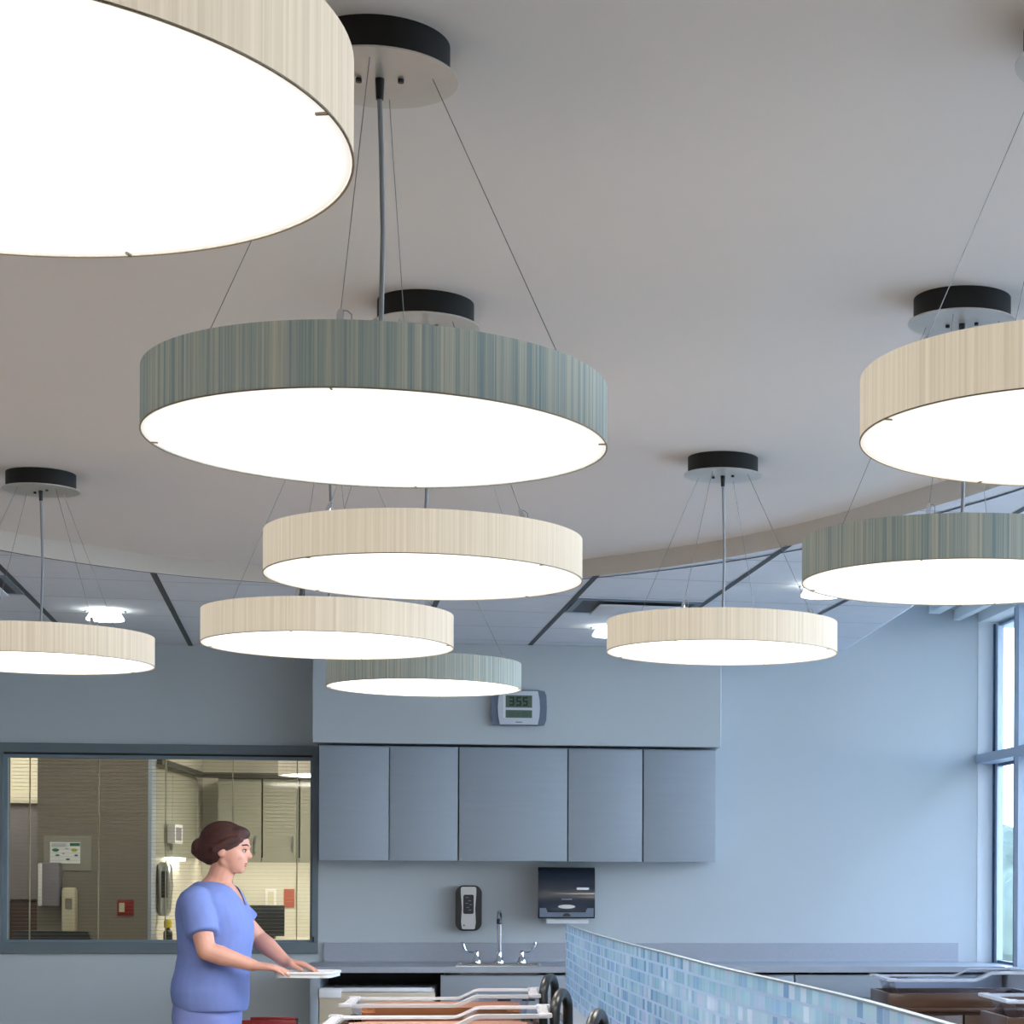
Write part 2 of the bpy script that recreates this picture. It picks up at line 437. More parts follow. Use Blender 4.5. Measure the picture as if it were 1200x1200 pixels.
bm = bmesh.new(); box(bm, WX0+.03, WX1-.04, DW+.034, DW+.040, WZ0+.06, WZ1-.06); struct('window_8', bm, M['glass_in'])
o = bx('window_latch', M['black'], (-1.107, -1.096, F0-.012, F0, 1.032, 1.062), bev=.003); tag(o, 'small black latch on the right jamb of the observation window', 'latch')
# blind between the panes
bl = thing('window_blind', 'open horizontal slatted blind hanging inside the observation window', 'blind', (0, DW+.075, 0))
bm = bmesh.new(); z = WZ0+.085; k = 0
while z < WZ1-.075:
    box(bm, WX0+.05, WX1-.05, -.008, .008, z-.0005, z+.0005); z += .0205
obj('slats', bm, M['slat'], bl)
for px in (-2.66, -2.29, -1.925, -1.56, -1.205):
    bx('ladder_cord', M['ivory'], (px-.002, px+.002, -.010, .010, WZ0+.07, WZ1-.07), bl)
bx('head_rail', M['slat'], (WX0+.045, WX1-.05, -.014, .014, WZ1-.078, WZ1-.058), bl)

# ------------------------------------------------------------------ pendant lamps
SH = .098      # shade height
def make_pendant(kind, az, drop):
    t = thing('drum_pendant_lamp', '', 'pendant lamp')
    # local z=0 is the underside of the shade; ceiling at z=drop
    bm = bmesh.new(); lathe(bm, [(LR, 0), (LR, SH), (LR-.0018, SH), (LR-.0018, 0)], 128, close=True)
    obj('shade', bm, M['shade_'+kind], t, True)
    bm = bmesh.new(); lathe(bm, [(0, .0012), (LR*.5, .0012), (LR-.002, .0012)], 96); obj('diffuser', bm, M['diffuser'], t)
    bm = bmesh.new(); lathe(bm, [(LR+.0008, -.0006), (LR+.0008, .0012), (LR-.0014, .0012), (LR-.0014, -.0006)], 128, close=True)
    obj('rim', bm, M['rim'], t)
    bm = bmesh.new(); lathe(bm, [(0, SH-.012), (LR-.005, SH-.012)], 96); obj('top_cover', bm, M['white'], t)
    for k in range(4):      # little tabs that hold the diffuser
        a = az+k*PI/2; r = LR-.012
        bm = bmesh.new(); box(bm, r-.001, r+.0115, -.0013, .0013, -.0012, .002)
        bmesh.ops.rotate(bm, cent=(0, 0, 0), matrix=Matrix.Rotation(a, 3, 'Z'), verts=bm.verts[:]); obj('retaining_clip', bm, M['rim'], t)
    pz = drop-.057          # plate underside
    bm = bmesh.new(); lathe(bm, [(0, pz), (.1262, pz), (.1262, pz+.003), (0, pz+.003)], 72); cp = obj('canopy_plate', bm, M['plate'], t, True)
    for s in (-1, 1):
        bm = bmesh.new(); lathe(bm, [(0, pz-.006), (.005, pz-.006), (.005, pz), (0, pz)], 12, (s*.034*math.cos(az+1.6), s*.034*math.sin(az+1.6), 0)); obj('screw', bm, M['black'], cp, True)
    bm = bmesh.new(); lathe(bm, [(0, pz+.003), (.113, pz+.003), (.113, drop+.001), (0, drop+.001)], 72); obj('canopy_can', bm, M['blackmetal'], t, True)
    bm = bmesh.new(); lathe(bm, [(0, pz-.034), (.006, pz-.034), (.0075, pz-.004), (.0075, pz), (0, pz)], 16); obj('cord_grip', bm, M['black'], t, True)
    bm = bmesh.new()
    tube(bm, [(0, 0, pz-.03), (.003, .001, pz-.12), (.006, .002, (pz+SH)/2), (.004, 0, SH+.1), (0, 0, SH-.012)], .0042, 10); obj('power_cord', bm, M['cord'], t, True)
    for k in range(4):
        a = az+k*PI/2; c, s = math.cos(a), math.sin(a)
        top = Vector((.086*c, .086*s, pz)); end = Vector((LR*.86*c, LR*.86*s, SH-.012)); d = (top-end).normalized()
        bm = bmesh.new(); tube(bm, [top, end+d*.03], .0008, 6); w = obj('suspension_wire', bm, M['wire'], t, True)
        bm = bmesh.new(); tube(bm, [end, end+d*.012, end+d*.045, end+d*.052], [.0038, .0055, .0055, .003], 10); obj('wire_gripper', bm, M['chrome'], w, True)
        bm = bmesh.new()     # spare tail of the wire, curled beside the gripper
        tube(bm, [end+d*.05+Vector((c*.01*math.sin(q*.5), 0, 0))+Vector((.018*math.sin(q*.62)*-s, .018*math.sin(q*.62)*c, -.008*q+.01*math.sin(q*.8))) for q in range(6)], .0009, 5)
        obj('wire_tail', bm, M['wire'], w, True)
    return t
lamps = [
    ('white', -.526, 1.95, 2.095, -1.84, 'large cream drum pendant nearest the camera, cut off by the top left corner'),
    ('teal', -.219, 3.29, 2.103, -1.69, 'large teal drum pendant, lower right of the cream one in the corner'),
    ('white', -.208, 4.764, 2.103, -2.30, 'cream drum pendant hanging directly behind the large teal drum'),
    ('white', -.549, 6.085, 2.089, -1.77, 'cream drum pendant just left of the smallest teal drum, above the first upper cabinets'),
    ('teal', -.338, 7.775, 2.125, -1.66, 'smallest teal drum pendant, farthest back in front of the digital clock'),
    ('white', .669, 6.399, 2.124, -2.08, 'small cream drum pendant hanging alone right of the digital clock'),
    ('white', -1.583, 6.962, 2.112, -2.36, 'cream drum pendant cut by the left edge, above the observation window'),
    ('teal', 1.037, 4.569, 2.089, -2.03, 'teal drum pendant cut by the right edge, beside the tall window'),
    ('white', .914, 3.086, 2.097, -2.86, 'cream drum pendant at the right edge, in front of the right teal drum'),
]
for kind, x, y, z, az, lab in lamps:
    t = make_pendant(kind, az, GZ-z); t.location = (x, y, z); t['label'] = lab; t['group'] = 'drum pendants under the ceiling'

# recessed downlights with dropped glass
def downlight(x, y, lab):
    t = thing('downlight', lab, 'ceiling light', (x, y, TZ), 0, 'glowing downlights in the tile ceiling')
    bm = bmesh.new(); lathe(bm, [(.058, -.002), (.068, -.002), (.069, 0), (.058, 0)], 40, close=True); obj('trim_ring', bm, M['white'], t, True)
    bm = bmesh.new(); lathe(bm, [(0, -.004), (.066, -.005), (.069, -.010), (.089, -.044), (.088, -.050), (0, -.054)], 40); obj('glass_shade', bm, M['downlight'], t, True)
    for s in (-1, 1):
        bm = bmesh.new(); sphere(bm, (s*.092, 0, -.009), (.008, .006, .007), 12); obj('spring_clip', bm, M['wire'], t, True)
downlight(-1.955, 9.93, 'glowing glass downlight in the tile ceiling above the pendant at the left edge')
downlight(.49, 10.2, 'glowing downlight peeping out left of the small cream pendant beside the clock')
downlight(1.335, 8.62, 'glowing downlight half hidden behind the teal pendant at the right edge')
# air diffusers
def vent(u, v, su, sv, lab):
    x, y = gpt(u, v); t = thing('air_vent', lab, 'air vent', (x, y, TZ), math.atan2(TP.y, TP.x), 'air vents in the tile ceiling')
    bm = bmesh.new(); W_, D_ = su/2, sv/2; e = .03
    for d in ((-W_, W_, -D_, -D_+e), (-W_, W_, D_-e, D_), (-W_, -W_+e, -D_+e, D_-e), (W_-e, W_, -D_+e, D_-e)): box(bm, d[0], d[1], d[2], d[3], -.006, 0)
    obj('outer_frame', bm, M['stop'], t)
    bx('dark_throat', M['reveal'], (-W_+e, W_-e, -D_+e, D_-e, -.003, -.001), t)
    bx('centre_plaque', M['tile'], (-W_+.11, W_-.06, -D_+.05, D_-.05, -.024, -.016), t, .003)
vent(U4+.611*.5, Vector((.58, 9.44)).dot(TD), .585, .46, 'square air vent in the ceiling left of the small cream pendant beside the clock')
vent(U4-.611*4+.02-.31, Vector((-2.30, 9.11)).dot(TD), .56, .56, 'dark air vent in the ceiling at the left edge of the photo')

# ------------------------------------------------------------------ back wall: cabinets
xe = [(-1.047, -.673), (-.667, -.299), (-.289, .3015), (.3095, .717), (.726, 1.125)]
ulab = ['first upper wall cabinet from the left, next to the observation window', 'second upper wall cabinet from the left, above the soap dispenser',
        'widest upper wall cabinet, in the middle above the faucet', 'fourth upper wall cabinet from the left, above the paper towel dispenser',
        'fifth upper wall cabinet, at the right end by the bare wall']
for (x0, x1), lab in zip(xe, ulab):
    t = thing('wall_cabinet', lab, 'cabinet', ((x0+x1)/2, DW, 1.488), 0, 'grey upper cabinets'); w = (x1-x0)/2
    bx('carcass', M['cabcore'], (-w-.003, w+.003, -.288, 0, .003, .628), t)
    bx('door', M['cab'], (-w, w, -.310, -.290, 0, .619), t, .0015)
# base cabinets
def base_cab(x0, x1, lab, drawers=True, pulls=(.5,)):
    t = thing('base_cabinet', lab, 'cabinet', ((x0+x1)/2, DW, 0), 0, 'grey base cabinets'); w = (x1-x0)/2
    bx('carcass', M['cabcore'], (-w, w, -.578, -.003, .1, .872 if drawers else .75), t)
    bx('toe_kick', M['black'], (-w, w, -.53, -.51, 0, .1), t)
    if drawers:
        zz = [(.105, .42), (.426, .742), (.748, .868)]
        for z0, z1 in zz:
            d = bx('drawer_front', M['cab'], (-w+.0025, w-.0025, -.60, -.580, z0, z1), t, .0015)
            bx('edge_pull', M['black'], (-.045, .045, -.606, -.594, z1-.010, z1+.0015), d)
    else:
        bx('apron', M['cabcore'], (-w, w, -.578, -.545, .75, .872), t)
        bx('false_front', M['cab'], (-w+.0025, w-.0025, -.60, -.580, .748, .868), t, .0015)
        for s in (-1, 1):
            d = bx('door', M['cab'], (-w+.0025 if s < 0 else .002, -.002 if s < 0 else w-.0025, -.60, -.580, .105, .742), t, .0015)
            bx('edge_pull', M['black'], (-.10 if s < 0 else .03, -.03 if s < 0 else .10, -.606, -.594, .734, .7435), d)
base_cab(-.378, .43, 'grey sink base cabinet under the faucet', False)
base_cab(.432, .985, 'grey drawer cabinet behind the mosaic screen')
base_cab(.987, 1.534, 'grey drawer cabinet just right of the mosaic screen top')
base_cab(1.538, 2.695, 'wide grey drawer cabinet behind the dark wooden bassinets')
bx_ = thing('end_panel', 'narrow light grey end panel under the left end of the worktop', 'panel', (-1.04, DW, 0))
bx('panel', M['cab'], (-.022, .022, -.60, -.003, 0, .886), bx_, .002)
# worktop with sink cut-out, backsplash
bm = bmesh.new()
sx0, sx1, sy0, sy1 = -.285, .148, 10.86, 11.17
for d in ((-1.112, sx0, 10.78, DW-.001), (sx1, 2.705, 10.78, DW-.001), (sx0, sx1, 10.78, sy0), (sx0, sx1, sy1, DW-.001)):
    box(bm, d[0], d[1], d[2], d[3], .887, .918)
wt = thing('worktop', 'long grey worktop running along the back wall under the cabinets', 'worktop', (0, 0, 0))
obj('slab', bm, M['top'], wt)
bm = bmesh.new(); prism(bm, [(DW-.001, .918), (DW-.034, .918), (DW-.026, .922), (DW-.021, .930), (DW-.02, .94), (DW-.02, 1.024), (DW-.017, 1.028), (DW-.001, 1.028)], -1.044, 2.577, lambda a, b, z: (z, a, b))
obj('backsplash', bm, M['top'], wt)
sk = thing('sink', 'small steel sink set into the worktop under the faucet', 'sink', (0, 0, 0))
bm = bmesh.new(); 
for d in ((sx0-.012, sx1+.012, sy0-.012, sy0), (sx0-.012, sx1+.012, sy1, sy1+.012), (sx0-.012, sx0, sy0, sy1), (sx1, sx1+.012, sy0, sy1)): box(bm, d[0], d[1], d[2], d[3], .9182, .9215)
obj('sink_rim', bm, M['chrome'], sk)
bm = bmesh.new(); g = .002
for d in ((sx0+g, sx1-g, sy0+g, sy0+.004, .76, .918), (sx0+g, sx1-g, sy1-.004, sy1-g, .76, .918), (sx0+g, sx0+.004, sy0+g, sy1-g, .76, .918), (sx1-.004, sx1-g, sy0+g, sy1-g, .76, .918), (sx0+g, sx1-g, sy0+g, sy1-g, .756, .76)): box(bm, *d)
obj('bowl', bm, M['steel'], sk)
# faucet
fc = thing('faucet', 'chrome gooseneck faucet with two wing handles behind the sink', 'faucet', (-.069, 11.25, .918))
bm = bmesh.new(); lathe(bm, [(0, 0), (.030, 0), (.030, .008), (.022, .026), (.016, .036), (.016, .06), (0, .06)], 24); tube(bm, [(0, 0, .04), (0, 0, .22), (0, -.008, .252), (0, -.03, .277), (0, -.062, .284), (0, -.092, .272), (0, -.108, .245)], .0135, 14)
obj('spout', bm, M['chrome'], fc, True)
bm = bmesh.new(); tube(bm, [(0, -.1075, .248), (0, -.112, .222)], .015, 14); obj('aerator', bm, M['black'], fc, True)
for s in (-1, 1):
    bm = bmesh.new(); lathe(bm, [(0, 0), (.028, 0), (.028, .010), (.019, .03), (.014, .038), (.014, .064), (.008, .070), (0, .070)], 20, (s*.125, 0, 0)); h = obj('valve', bm, M['chrome'], fc, True)
    bm = bmesh.new()
    ring = []
    path = [(.128, .060, .008, .005), (.15, .060, .008, .005), (.172, .064, .012, .005), (.188, .078, .016, .008), (.197, .098, .018, .009), (.202, .118, .013, .007)]
    rr = []
    for x, z, wy, th in path:
        rr.append([(s*(x)+s*th*1.5*math.cos(a)*(1 if z > .07 else .3), wy*math.sin(a), z+th*math.cos(a)*(.4 if z > .07 else 1)) for a in [2*PI*k/12 for k in range(12)]])
    loft(bm, rr); obj('wing_lever', bm, M['chrome'], h, True)
# soap dispenser
sd = thing('soap_dispenser', 'black and silver soap dispenser on the wall left of the faucet', 'soap dispenser', (-.2415, DW, 1.094))
bm = bmesh.new(); prism(bm, rrect(-.073, .073, .002, .258, .045, 8), -.085, -.001, FRONT); obj('back_housing', bm, M['black'], sd, True)
bm = bmesh.new(); prism(bm, [(-.030, .012), (-.036, .016), (-.041, .05), (-.037, .13), (-.043, .215), (-.043, .243), (-.036, .250), (.036, .250), (.043, .243), (.043, .215), (.037, .13), (.041, .05), (.036, .016), (.030, .012)], -.100, -.080, FRONT); obj('front_cover', bm, M['silver'], sd)
bm = bmesh.new(); prism(bm, rrect(-.029, .029, .098, .206, .009), -.103, -.098, FRONT); sw = obj('sight_window', bm, M['black'], sd)
bm = bmesh.new()
for q, (px, pz) in enumerate([(-.008, .19), (.006, .172), (-.01, .158), (.012, .15), (-.004, .135), (.008, .12)]): box(bm, px-.008, px+.008, -.1036, -.1028, pz-.002, pz+.002)
obj('printed_marks', bm, M['clock_grey'], sw)
bm = bmesh.new(); lathe(bm, [(0, 0), (.0045, 0), (.0045, .003), (0, .003)], 10, (0, 0, 0)); bmesh.ops.rotate(bm, cent=(0, 0, 0), matrix=Matrix.Rotation(PI/2, 3, 'X'), verts=bm.verts[:]); bmesh.ops.translate(bm, vec=(-.024, -.1, .034), verts=bm.verts[:]); obj('indicator', bm, M['black'], sd)
# paper towel dispenser
pt = thing('towel_dispenser', 'dark smoky paper towel dispenser under the cabinets right of the faucet', 'towel dispenser', (.3035, DW, 1.170))
bm = bmesh.new()
prof = [(0, 0), (-.20, 0), (-.212, .02), (-.216, .06), (-.214, .13), (-.206, .2), (-.19, .25), (-.165, .279), (-.14, .286), (0, .286)]
prism(bm, prof, -.158, .158, lambda a, b, z: (z, a, b)); obj('smoky_cover', bm, M['dark_blue'], pt, True)
bm = bmesh.new(); prism(bm, [(-.15, .008), (.15, .008), (.15, .058), (.115, .058), (.105, .034), (-.105, .034), (-.115, .058), (-.15, .058)], -.221, -.205, FRONT); obj('lower_panel', bm, M['clock_grey'], pt)
bm = bmesh.new(); prism(bm, [(.022*math.cos(a), .012+.018*max(0, math.sin(a))) for a in [PI*k/12 for k in range(13)]], -.2235, -.215, FRONT); obj('sensor_window', bm, M['black'], pt)
bm = bmesh.new(); prism(bm, [(.048*math.cos(a), .066+.011*math.sin(a)) for a in [2*PI*k/20 for k in range(20)]], -.219, -.214, FRONT); obj('oval_badge', bm, M['silver'], pt)
bm = bmesh.new(); prism(bm, rrect(-.03, .03, .104, .111, .003), -.217, -.210, FRONT); obj('maker_mark', bm, M['clock_grey'], pt)
bm = bmesh.new(); prism(bm, rrect(.055, .125, .16, .173, .006), -.2145, -.205, FRONT); obj('pale_label', bm, M['white'], pt)
bm = bmesh.new(); box(bm, -.11, .125, -.15, -.147, -.03, 0); box(bm, -.115, .13, -.165, -.14, -.006, 0); obj('paper_sheet', bm, M['paper'], pt)
# digital wall clock
ck = thing('digital_clock', 'grey digital wall clock reading 3:55 above the cabinets', 'clock', (.0335, 11.07, 2.232))
bm = bmesh.new(); prism(bm, [(-.15, .03), (-.14, .006), (-.10, 0), (.10, 0), (.14, .006), (.15, .03), (.153, .098), (.15, .166), (.14, .19), (.10, .196), (-.10, .196), (-.14, .19), (-.15, .166), (-.153, .098)], -.035, 0, FRONT); obj('case', bm, M['clock_grey'], ck)
bm = bmesh.new(); prism(bm, [(-.103, .006), (.103, .006), (.112, .05), (.115, .098), (.112, .146), (.103, .19), (-.103, .19), (-.112, .146), (-.115, .098), (-.112, .05)], -.041, -.030, FRONT); obj('bezel', bm, M['clock_bezel'], ck)
bx('time_display', M['lcd'], (-.072, .072, -.043, -.040, .098, .165), ck); bx('date_display', M['lcd'], (-.072, .072, -.043, -.040, .042, .084), ck)
bx('display_frame', M['white'], (-.086, -.074, -.0425, -.0405, .040, .166), ck); bx('logo_mark', M['clock_grey'], (-.018, .018, -.042, -.0405, .016, .021), ck)
SEG = {'0': 'abcdef', '1': 'bc', '2': 'abged', '3': 'abgcd', '5': 'afgcd', '6': 'afgedc', '8': 'abcdefg'}
def digit(bm, ch, x, z, w, h, t, y0, y1):
    g = {'a': (x, x+w, z+h-t, z+h), 'g': (x, x+w, z+h/2-t/2, z+h/2+t/2), 'd': (x, x+w, z, z+t), 'f': (x, x+t, z+h/2, z+h), 'b': (x+w-t, x+w, z+h/2, z+h), 'e': (x, x+t, z, z+h/2), 'c': (x+w-t, x+w, z, z+h/2)}
    for s in SEG[ch]: box(bm, g[s][0], g[s][1], y0, y1, g[s][2], g[s][3])
bm = bmesh.new()
for ch, x in (('3', -.052), ('5', -.014), ('5', .022)): digit(bm, ch, x, .108, .026, .048, .0075, -.0438, -.0428)
box(bm, -.021, -.017, -.0438, -.0428, .122, .127); box(bm, -.021, -.017, -.0438, -.0428, .138, .143)
obj('time_digits', bm, M['lcd_dark'], ck)
bm = bmesh.new()
for ch, x in (('0', -.058), ('8', -.042), ('1', -.012), ('0', .022), ('6', .038)): digit(bm, ch, x, .050, .011, .026, .003, -.0438, -.0428)
obj('date_digits', bm, M['lcd_faint'], ck)
# undercounter fridge
fr = thing('undercounter_fridge', 'beige undercounter fridge with white top in the dark recess under the worktop', 'fridge', (-.71, 10.80, 0))
bx('body', M['white'], (-.30, .30, .03, .56, .03, .80), fr, .004)
bx('door', M['beige'], (-.304, .305, 0, .03, .05, .782), fr, .003)
bx('top_trim', M['white'], (-.304, .285, -.004, .06, .784, .806), fr, .003)
bx('hinge_cover', M['white'], (-.306, -.19, -.014, .05, .752, .800), fr, .006)
for s in (-1, 1):
    bx('foot', M['black'], (s*.25-.02, s*.25+.02, .05, .09, 0, .03), fr)
sbox('recess_shade_sheet', M['black'], (-1.016, -.380, 11.372, 11.398, 0, .886))  # black sheet standing in for the shade deep in the fridge recess

# ------------------------------------------------------------------ mosaic screen
m = bpy.data.materials.new('glass_mosaic'); m.use_nodes = True
nt = m.node_tree; b = nt.nodes['Principled BSDF']; L = nt.links
def N(t, **k):
    n = nt.nodes.new(t)
    for a, v in k.items(): setattr(n, a, v)
    return n
def mth(op, a, b_=None):
    n = N('ShaderNodeMath', operation=op)
    for i, v in enumerate((a, b_)):
        if v is None: continue
        if isinstance(v, (int, float)): n.inputs[i].default_value = v
        else: L.new(v, n.inputs[i])
    return n.outputs[0]
uv = N('ShaderNodeUVMap'); sp = N('ShaderNodeSeparateXYZ'); L.new(uv.outputs[0], sp.inputs[0])
TW, TH = .046, .0365
rv = mth('DIVIDE', sp.outputs['Y'], TH); row = mth('FLOOR', rv); fr_v = mth('FRACT', rv)
cu = mth('ADD', mth('DIVIDE', sp.outputs['X'], TW), mth('MULTIPLY', mth('MODULO', row, 2), .5)); cl_ = mth('FLOOR', cu); fr_u = mth('FRACT', cu)
cb = N('ShaderNodeCombineXYZ'); L.new(cl_, cb.inputs[0]); L.new(row, cb.inputs[1])
wn = N('ShaderNodeTexWhiteNoise', noise_dimensions='2D'); L.new(cb.outputs[0], wn.inputs['Vector'])
rp = N('ShaderNodeValToRGB'); rp.color_ramp.interpolation = 'LINEAR'
for i, (p, c) in enumerate([(0, (122, 160, 194)), (.22, (158, 190, 212)), (.45, (170, 204, 214)), (.62, (208, 220, 230)), (.8, (154, 192, 204)), (1, (196, 202, 222))]):
    e = rp.color_ramp.elements[i] if i < 2 else rp.color_ramp.elements.new(p)
    e.position = p; e.color = (*s2l(c), 1)
L.new(wn.outputs['Value'], rp.inputs[0])
ev = mth('MINIMUM', fr_v, mth('SUBTRACT', 1, fr_v)); eu = mth('MINIMUM', fr_u, mth('SUBTRACT', 1, fr_u))
gr = mth('MAXIMUM', mth('LESS_THAN', ev, .09), mth('LESS_THAN', eu, .04))
nz = N('ShaderNodeTexNoise'); nz.inputs['Scale'].default_value = 60; L.new(uv.outputs[0], nz.inputs['Vector'])
mix = N('ShaderNodeMix', data_type='RGBA'); L.new(gr, mix.inputs['Factor']); L.new(rp.outputs[0], mix.inputs['A']); mix.inputs['B'].default_value = (*s2l((166, 184, 204)), 1)
L.new(mix.outputs['Result'], b.inputs['Base Color'])
rg = N('ShaderNodeMapRange'); L.new(gr, rg.inputs[0]); rg.inputs['To Min'].default_value = .14; rg.inputs['To Max'].default_value = .7; L.new(rg.outputs[0], b.inputs['Roughness'])
tl = N('ShaderNodeBsdfTranslucent'); L.new(mix.outputs['Result'], tl.inputs[0]); ms = N('ShaderNodeMixShader'); ms.inputs[0].default_value = .45
L.new(b.outputs[0], ms.inputs[1]); L.new(tl.outputs[0], ms.inputs[2]); L.new(ms.outputs[0], [n for n in nt.nodes if n.type == 'OUTPUT_MATERIAL'][0].inputs[0])
M['mosaic'] = m
MC = smooth_curve([(.605, 2.2), (.592, 2.702), (.568, 3.242), (.530, 3.7), (.462, 4.407), (.407, 5.2), (.351, 5.976), (.293, 6.917), (.258, 7.7), (.229, 8.548)], 4)
scr = thing('mosaic_screen', 'low curved screen wall faced with pale blue glass mosaic', 'screen wall')
def curve_wall(o0, o1, z0, z1, name, m_, uvs=False):
    bm = bmesh.new(); uvl = bm.loops.layers.uv.new('UVMap'); P = []; s = 0; S = []
    for i, p in enumerate(MC):
        t = (Vector(MC[min(i+1, len(MC)-1)])-Vector(MC[max(i-1, 0)])).normalized(); n = Vector((-t.y, t.x))   # left of travel
        if i: s += (Vector(p)-Vector(MC[i-1])).length
        S.append(s); P.append((Vector(p)+n*o0, Vector(p)+n*o1))
    V = [[bm.verts.new((q.x, q.y, z)) for q, z in ((a, z0), (a, z1), (c, z1), (c, z0))] for a, c in P]
    for i in range(len(V)-1):
        for k in range(4):
            l = (k+1) % 4
            f = bm.faces.new((V[i][k], V[i][l], V[i+1][l], V[i+1][k]))
            for lp, (ii, kk) in zip(f.loops, ((i, k), (i, l), (i+1, l), (i+1, k))): lp[uvl].uv = (S[ii], V[ii][kk].co.z)
    for e in (0, -1): bm.faces.new(V[e])
    return obj(name, bm, m_, scr)
curve_wall(0, -.012, .885, 1.198, 'mosaic_panel', M['mosaic'])
curve_wall(.001, -.013, 1.198, 1.2015, 'edge_cap', M['stop'])
curve_wall(.075, -.04, .855, .885, 'ledge', M['top'])
curve_wall(0, -.03, 0, .855, 'base_wall', M['wall'])

# ------------------------------------------------------------------ bassinets
def make_bassinet(label):
    """local: x along the length (head end at +x), y across, origin on the floor at the middle"""
    t = thing('bassinet', label, 'bassinet', (0, 0, 0), 0, 'bassinets on wooden carts')
    Lx, Wy = .335, .215
    bm = bmesh.new()
    for d in ((-.35, .35, -.225, -.207), (-.35, .35, .207, .225), (-.35, -.332, -.207, .207), (.332, .35, -.207, .207)): box(bm, d[0], d[1], d[2], d[3], .815, .880, .003)
    box(bm, -.332, .332, -.207, .207, .80, .815); box(bm, -.362, .362, -.237, .237, .797, .815, .004)
    obj('tray_surround', bm, M['wood'], t, True)
    bm = bmesh.new(); box(bm, -.33, .33, -.205, .205, .14, .797); obj('cabinet', bm, M['wood'], t)
    for s in (-1, 1):
        d = bx('door', M['wood'], (-.32 if s < 0 else .005, -.005 if s < 0 else .32, -.222, -.206, .16, .78), t, .003)
        bm = bmesh.new(); tube(bm, [(s*.05, -.222, .55), (s*.05, -.245, .55), (s*.05, -.245, .66), (s*.05, -.222, .66)], .005, 8); obj('pull', bm, M['steel'], d, True)
    for sx in (-1, 1):
        for sy in (-1, 1):
            c = bx('caster', M['steel'], (sx*.28-.012, sx*.28+.012, sy*.16-.02, sy*.16+.02, .10, .14), t)
            bm = bmesh.new(); lathe(bm, [(0, -.014), (.05, -.014), (.055, -.008), (.055, .008), (.05, .014), (0, .014)], 20)
            bmesh.ops.rotate(bm, cent=(0, 0, 0), matrix=Matrix.Rotation(PI/2, 3, 'X'), verts=bm.verts[:]); bmesh.ops.translate(bm, vec=(sx*.28, sy*.16, .055), verts=bm.verts[:]); obj('wheel', bm, M['black'], c, True)
    # clear tub: flange whose long sides step up towards the head end
    def rz(x):      # height of the rim
        k = max(0, min(1, (x-.055)/.07)); return .945+.032*k
    bm = bmesh.new(); n = 40
    xs = [-Lx+2*Lx*i/n for i in range(n+1)]
    loopT = [(x, -Wy) for x in xs]+[(Lx, -Wy+2*Wy*i/12) for i in range(1, 13)]+[(x, Wy) for x in xs[::-1][1:]]+[(-Lx, Wy-2*Wy*i/12) for i in range(1, 12)]
    def ring(inx, iny, dz, base=None):
        out = []
        for x, y in loopT:
            X = x*(Lx-inx)/Lx; Y = y*(Wy-iny)/Wy
            out.append(bm.verts.new((X, Y, (rz(x)+dz) if base is None else base)))
        return out
    R = [ring(-.012, -.012, -.012), ring(-.012, -.012, 0), ring(.010, .010, .001), ring(.016, .016, -.006), ring(.045, .035, 0, .835), ring(.049, .039, 0, .835), ring(.020, .020, -.010), ring(.008, .008, -.005), ring(-.008, -.008, -.005), ring(-.008, -.008, -.012)]
    for a, b2 in zip(R, R[1:]):
        for i in range(len(a)):
            j = (i+1) % len(a); f = bm.faces.new((a[i], a[j], b2[j], b2[i]))
            if a in R[:3] or a in R[6:]: f.material_index = 1
    bm.faces.new([v for v in R[4]])
    nf = len(bm.faces)
    for sx in (-1, 1):          # corner lugs of the moulded flange
        for sy in (-1, 1):
            z = rz(sx*Lx); box(bm, sx*Lx-.022, sx*Lx+.022, sy*Wy-.018, sy*Wy+.018, z-.010, z+.004, .004)
    bm.faces.ensure_lookup_table()
    for f in bm.faces[nf:]: f.material_index = 1
    obj('clear_tub', bm, (M['acrylic'], M['flange']), t, True)
    # black loop handle at the head end
    bm = bmesh.new(); P = []
    y0, y1 = -.11, .11; zt = 1.030
    for k in range(0, 5): P.append((.385, y0, .70+k*(zt-.05-.70)/4))
    for k in range(1, 8): a = PI-k*(PI/8); P.append((.385+.012*k/8, (y0+y1)/2+(y1-y0)/2*math.cos(a), zt-.05+.05*math.sin(a)))
    for k in range(4, -1, -1): P.append((.397, y1, .70+k*(zt-.05-.70)/4))
    tube(bm, P, .0165, 12); bmesh.ops.rotate(bm, cent=(.385, 0, 0), matrix=Matrix.Rotation(-.16, 3, 'Z'), verts=bm.verts[:])
    h = obj('push_handle', bm, M['rubber'], t, True)
    bm = bmesh.new(); box(bm, .33, .385, -.13, -.09, .68, .72); box(bm, .33, .385, .09, .13, .68, .72); obj('handle_bracket', bm, M['steel'], h)
    return t
b0 = make_bassinet('clear bassinet on a wooden cart, farther of the two in front of the beige fridge')
b0.location = (-.252, 7.42, 0); G = 'bassinets on wooden carts'
dup(b0, (-.232, 6.40, 0), 0, 'clear bassinet at the bottom edge, nearer of the two in front of the beige fridge', G)
dup(b0, (-.16, 5.42, 0), 0, 'bassinet mostly below the frame whose black loop handle shows against the mosaic screen', G)
dup(b0, (2.045, 9.13, 0), 0, 'clear bassinet on a dark wooden cart right of the mosaic screen, before the long drawers', G)
dup(b0, (2.20, 7.55, 0), 0, 'clear bassinet at the bottom right corner, nearer of the two right of the mosaic screen', G)

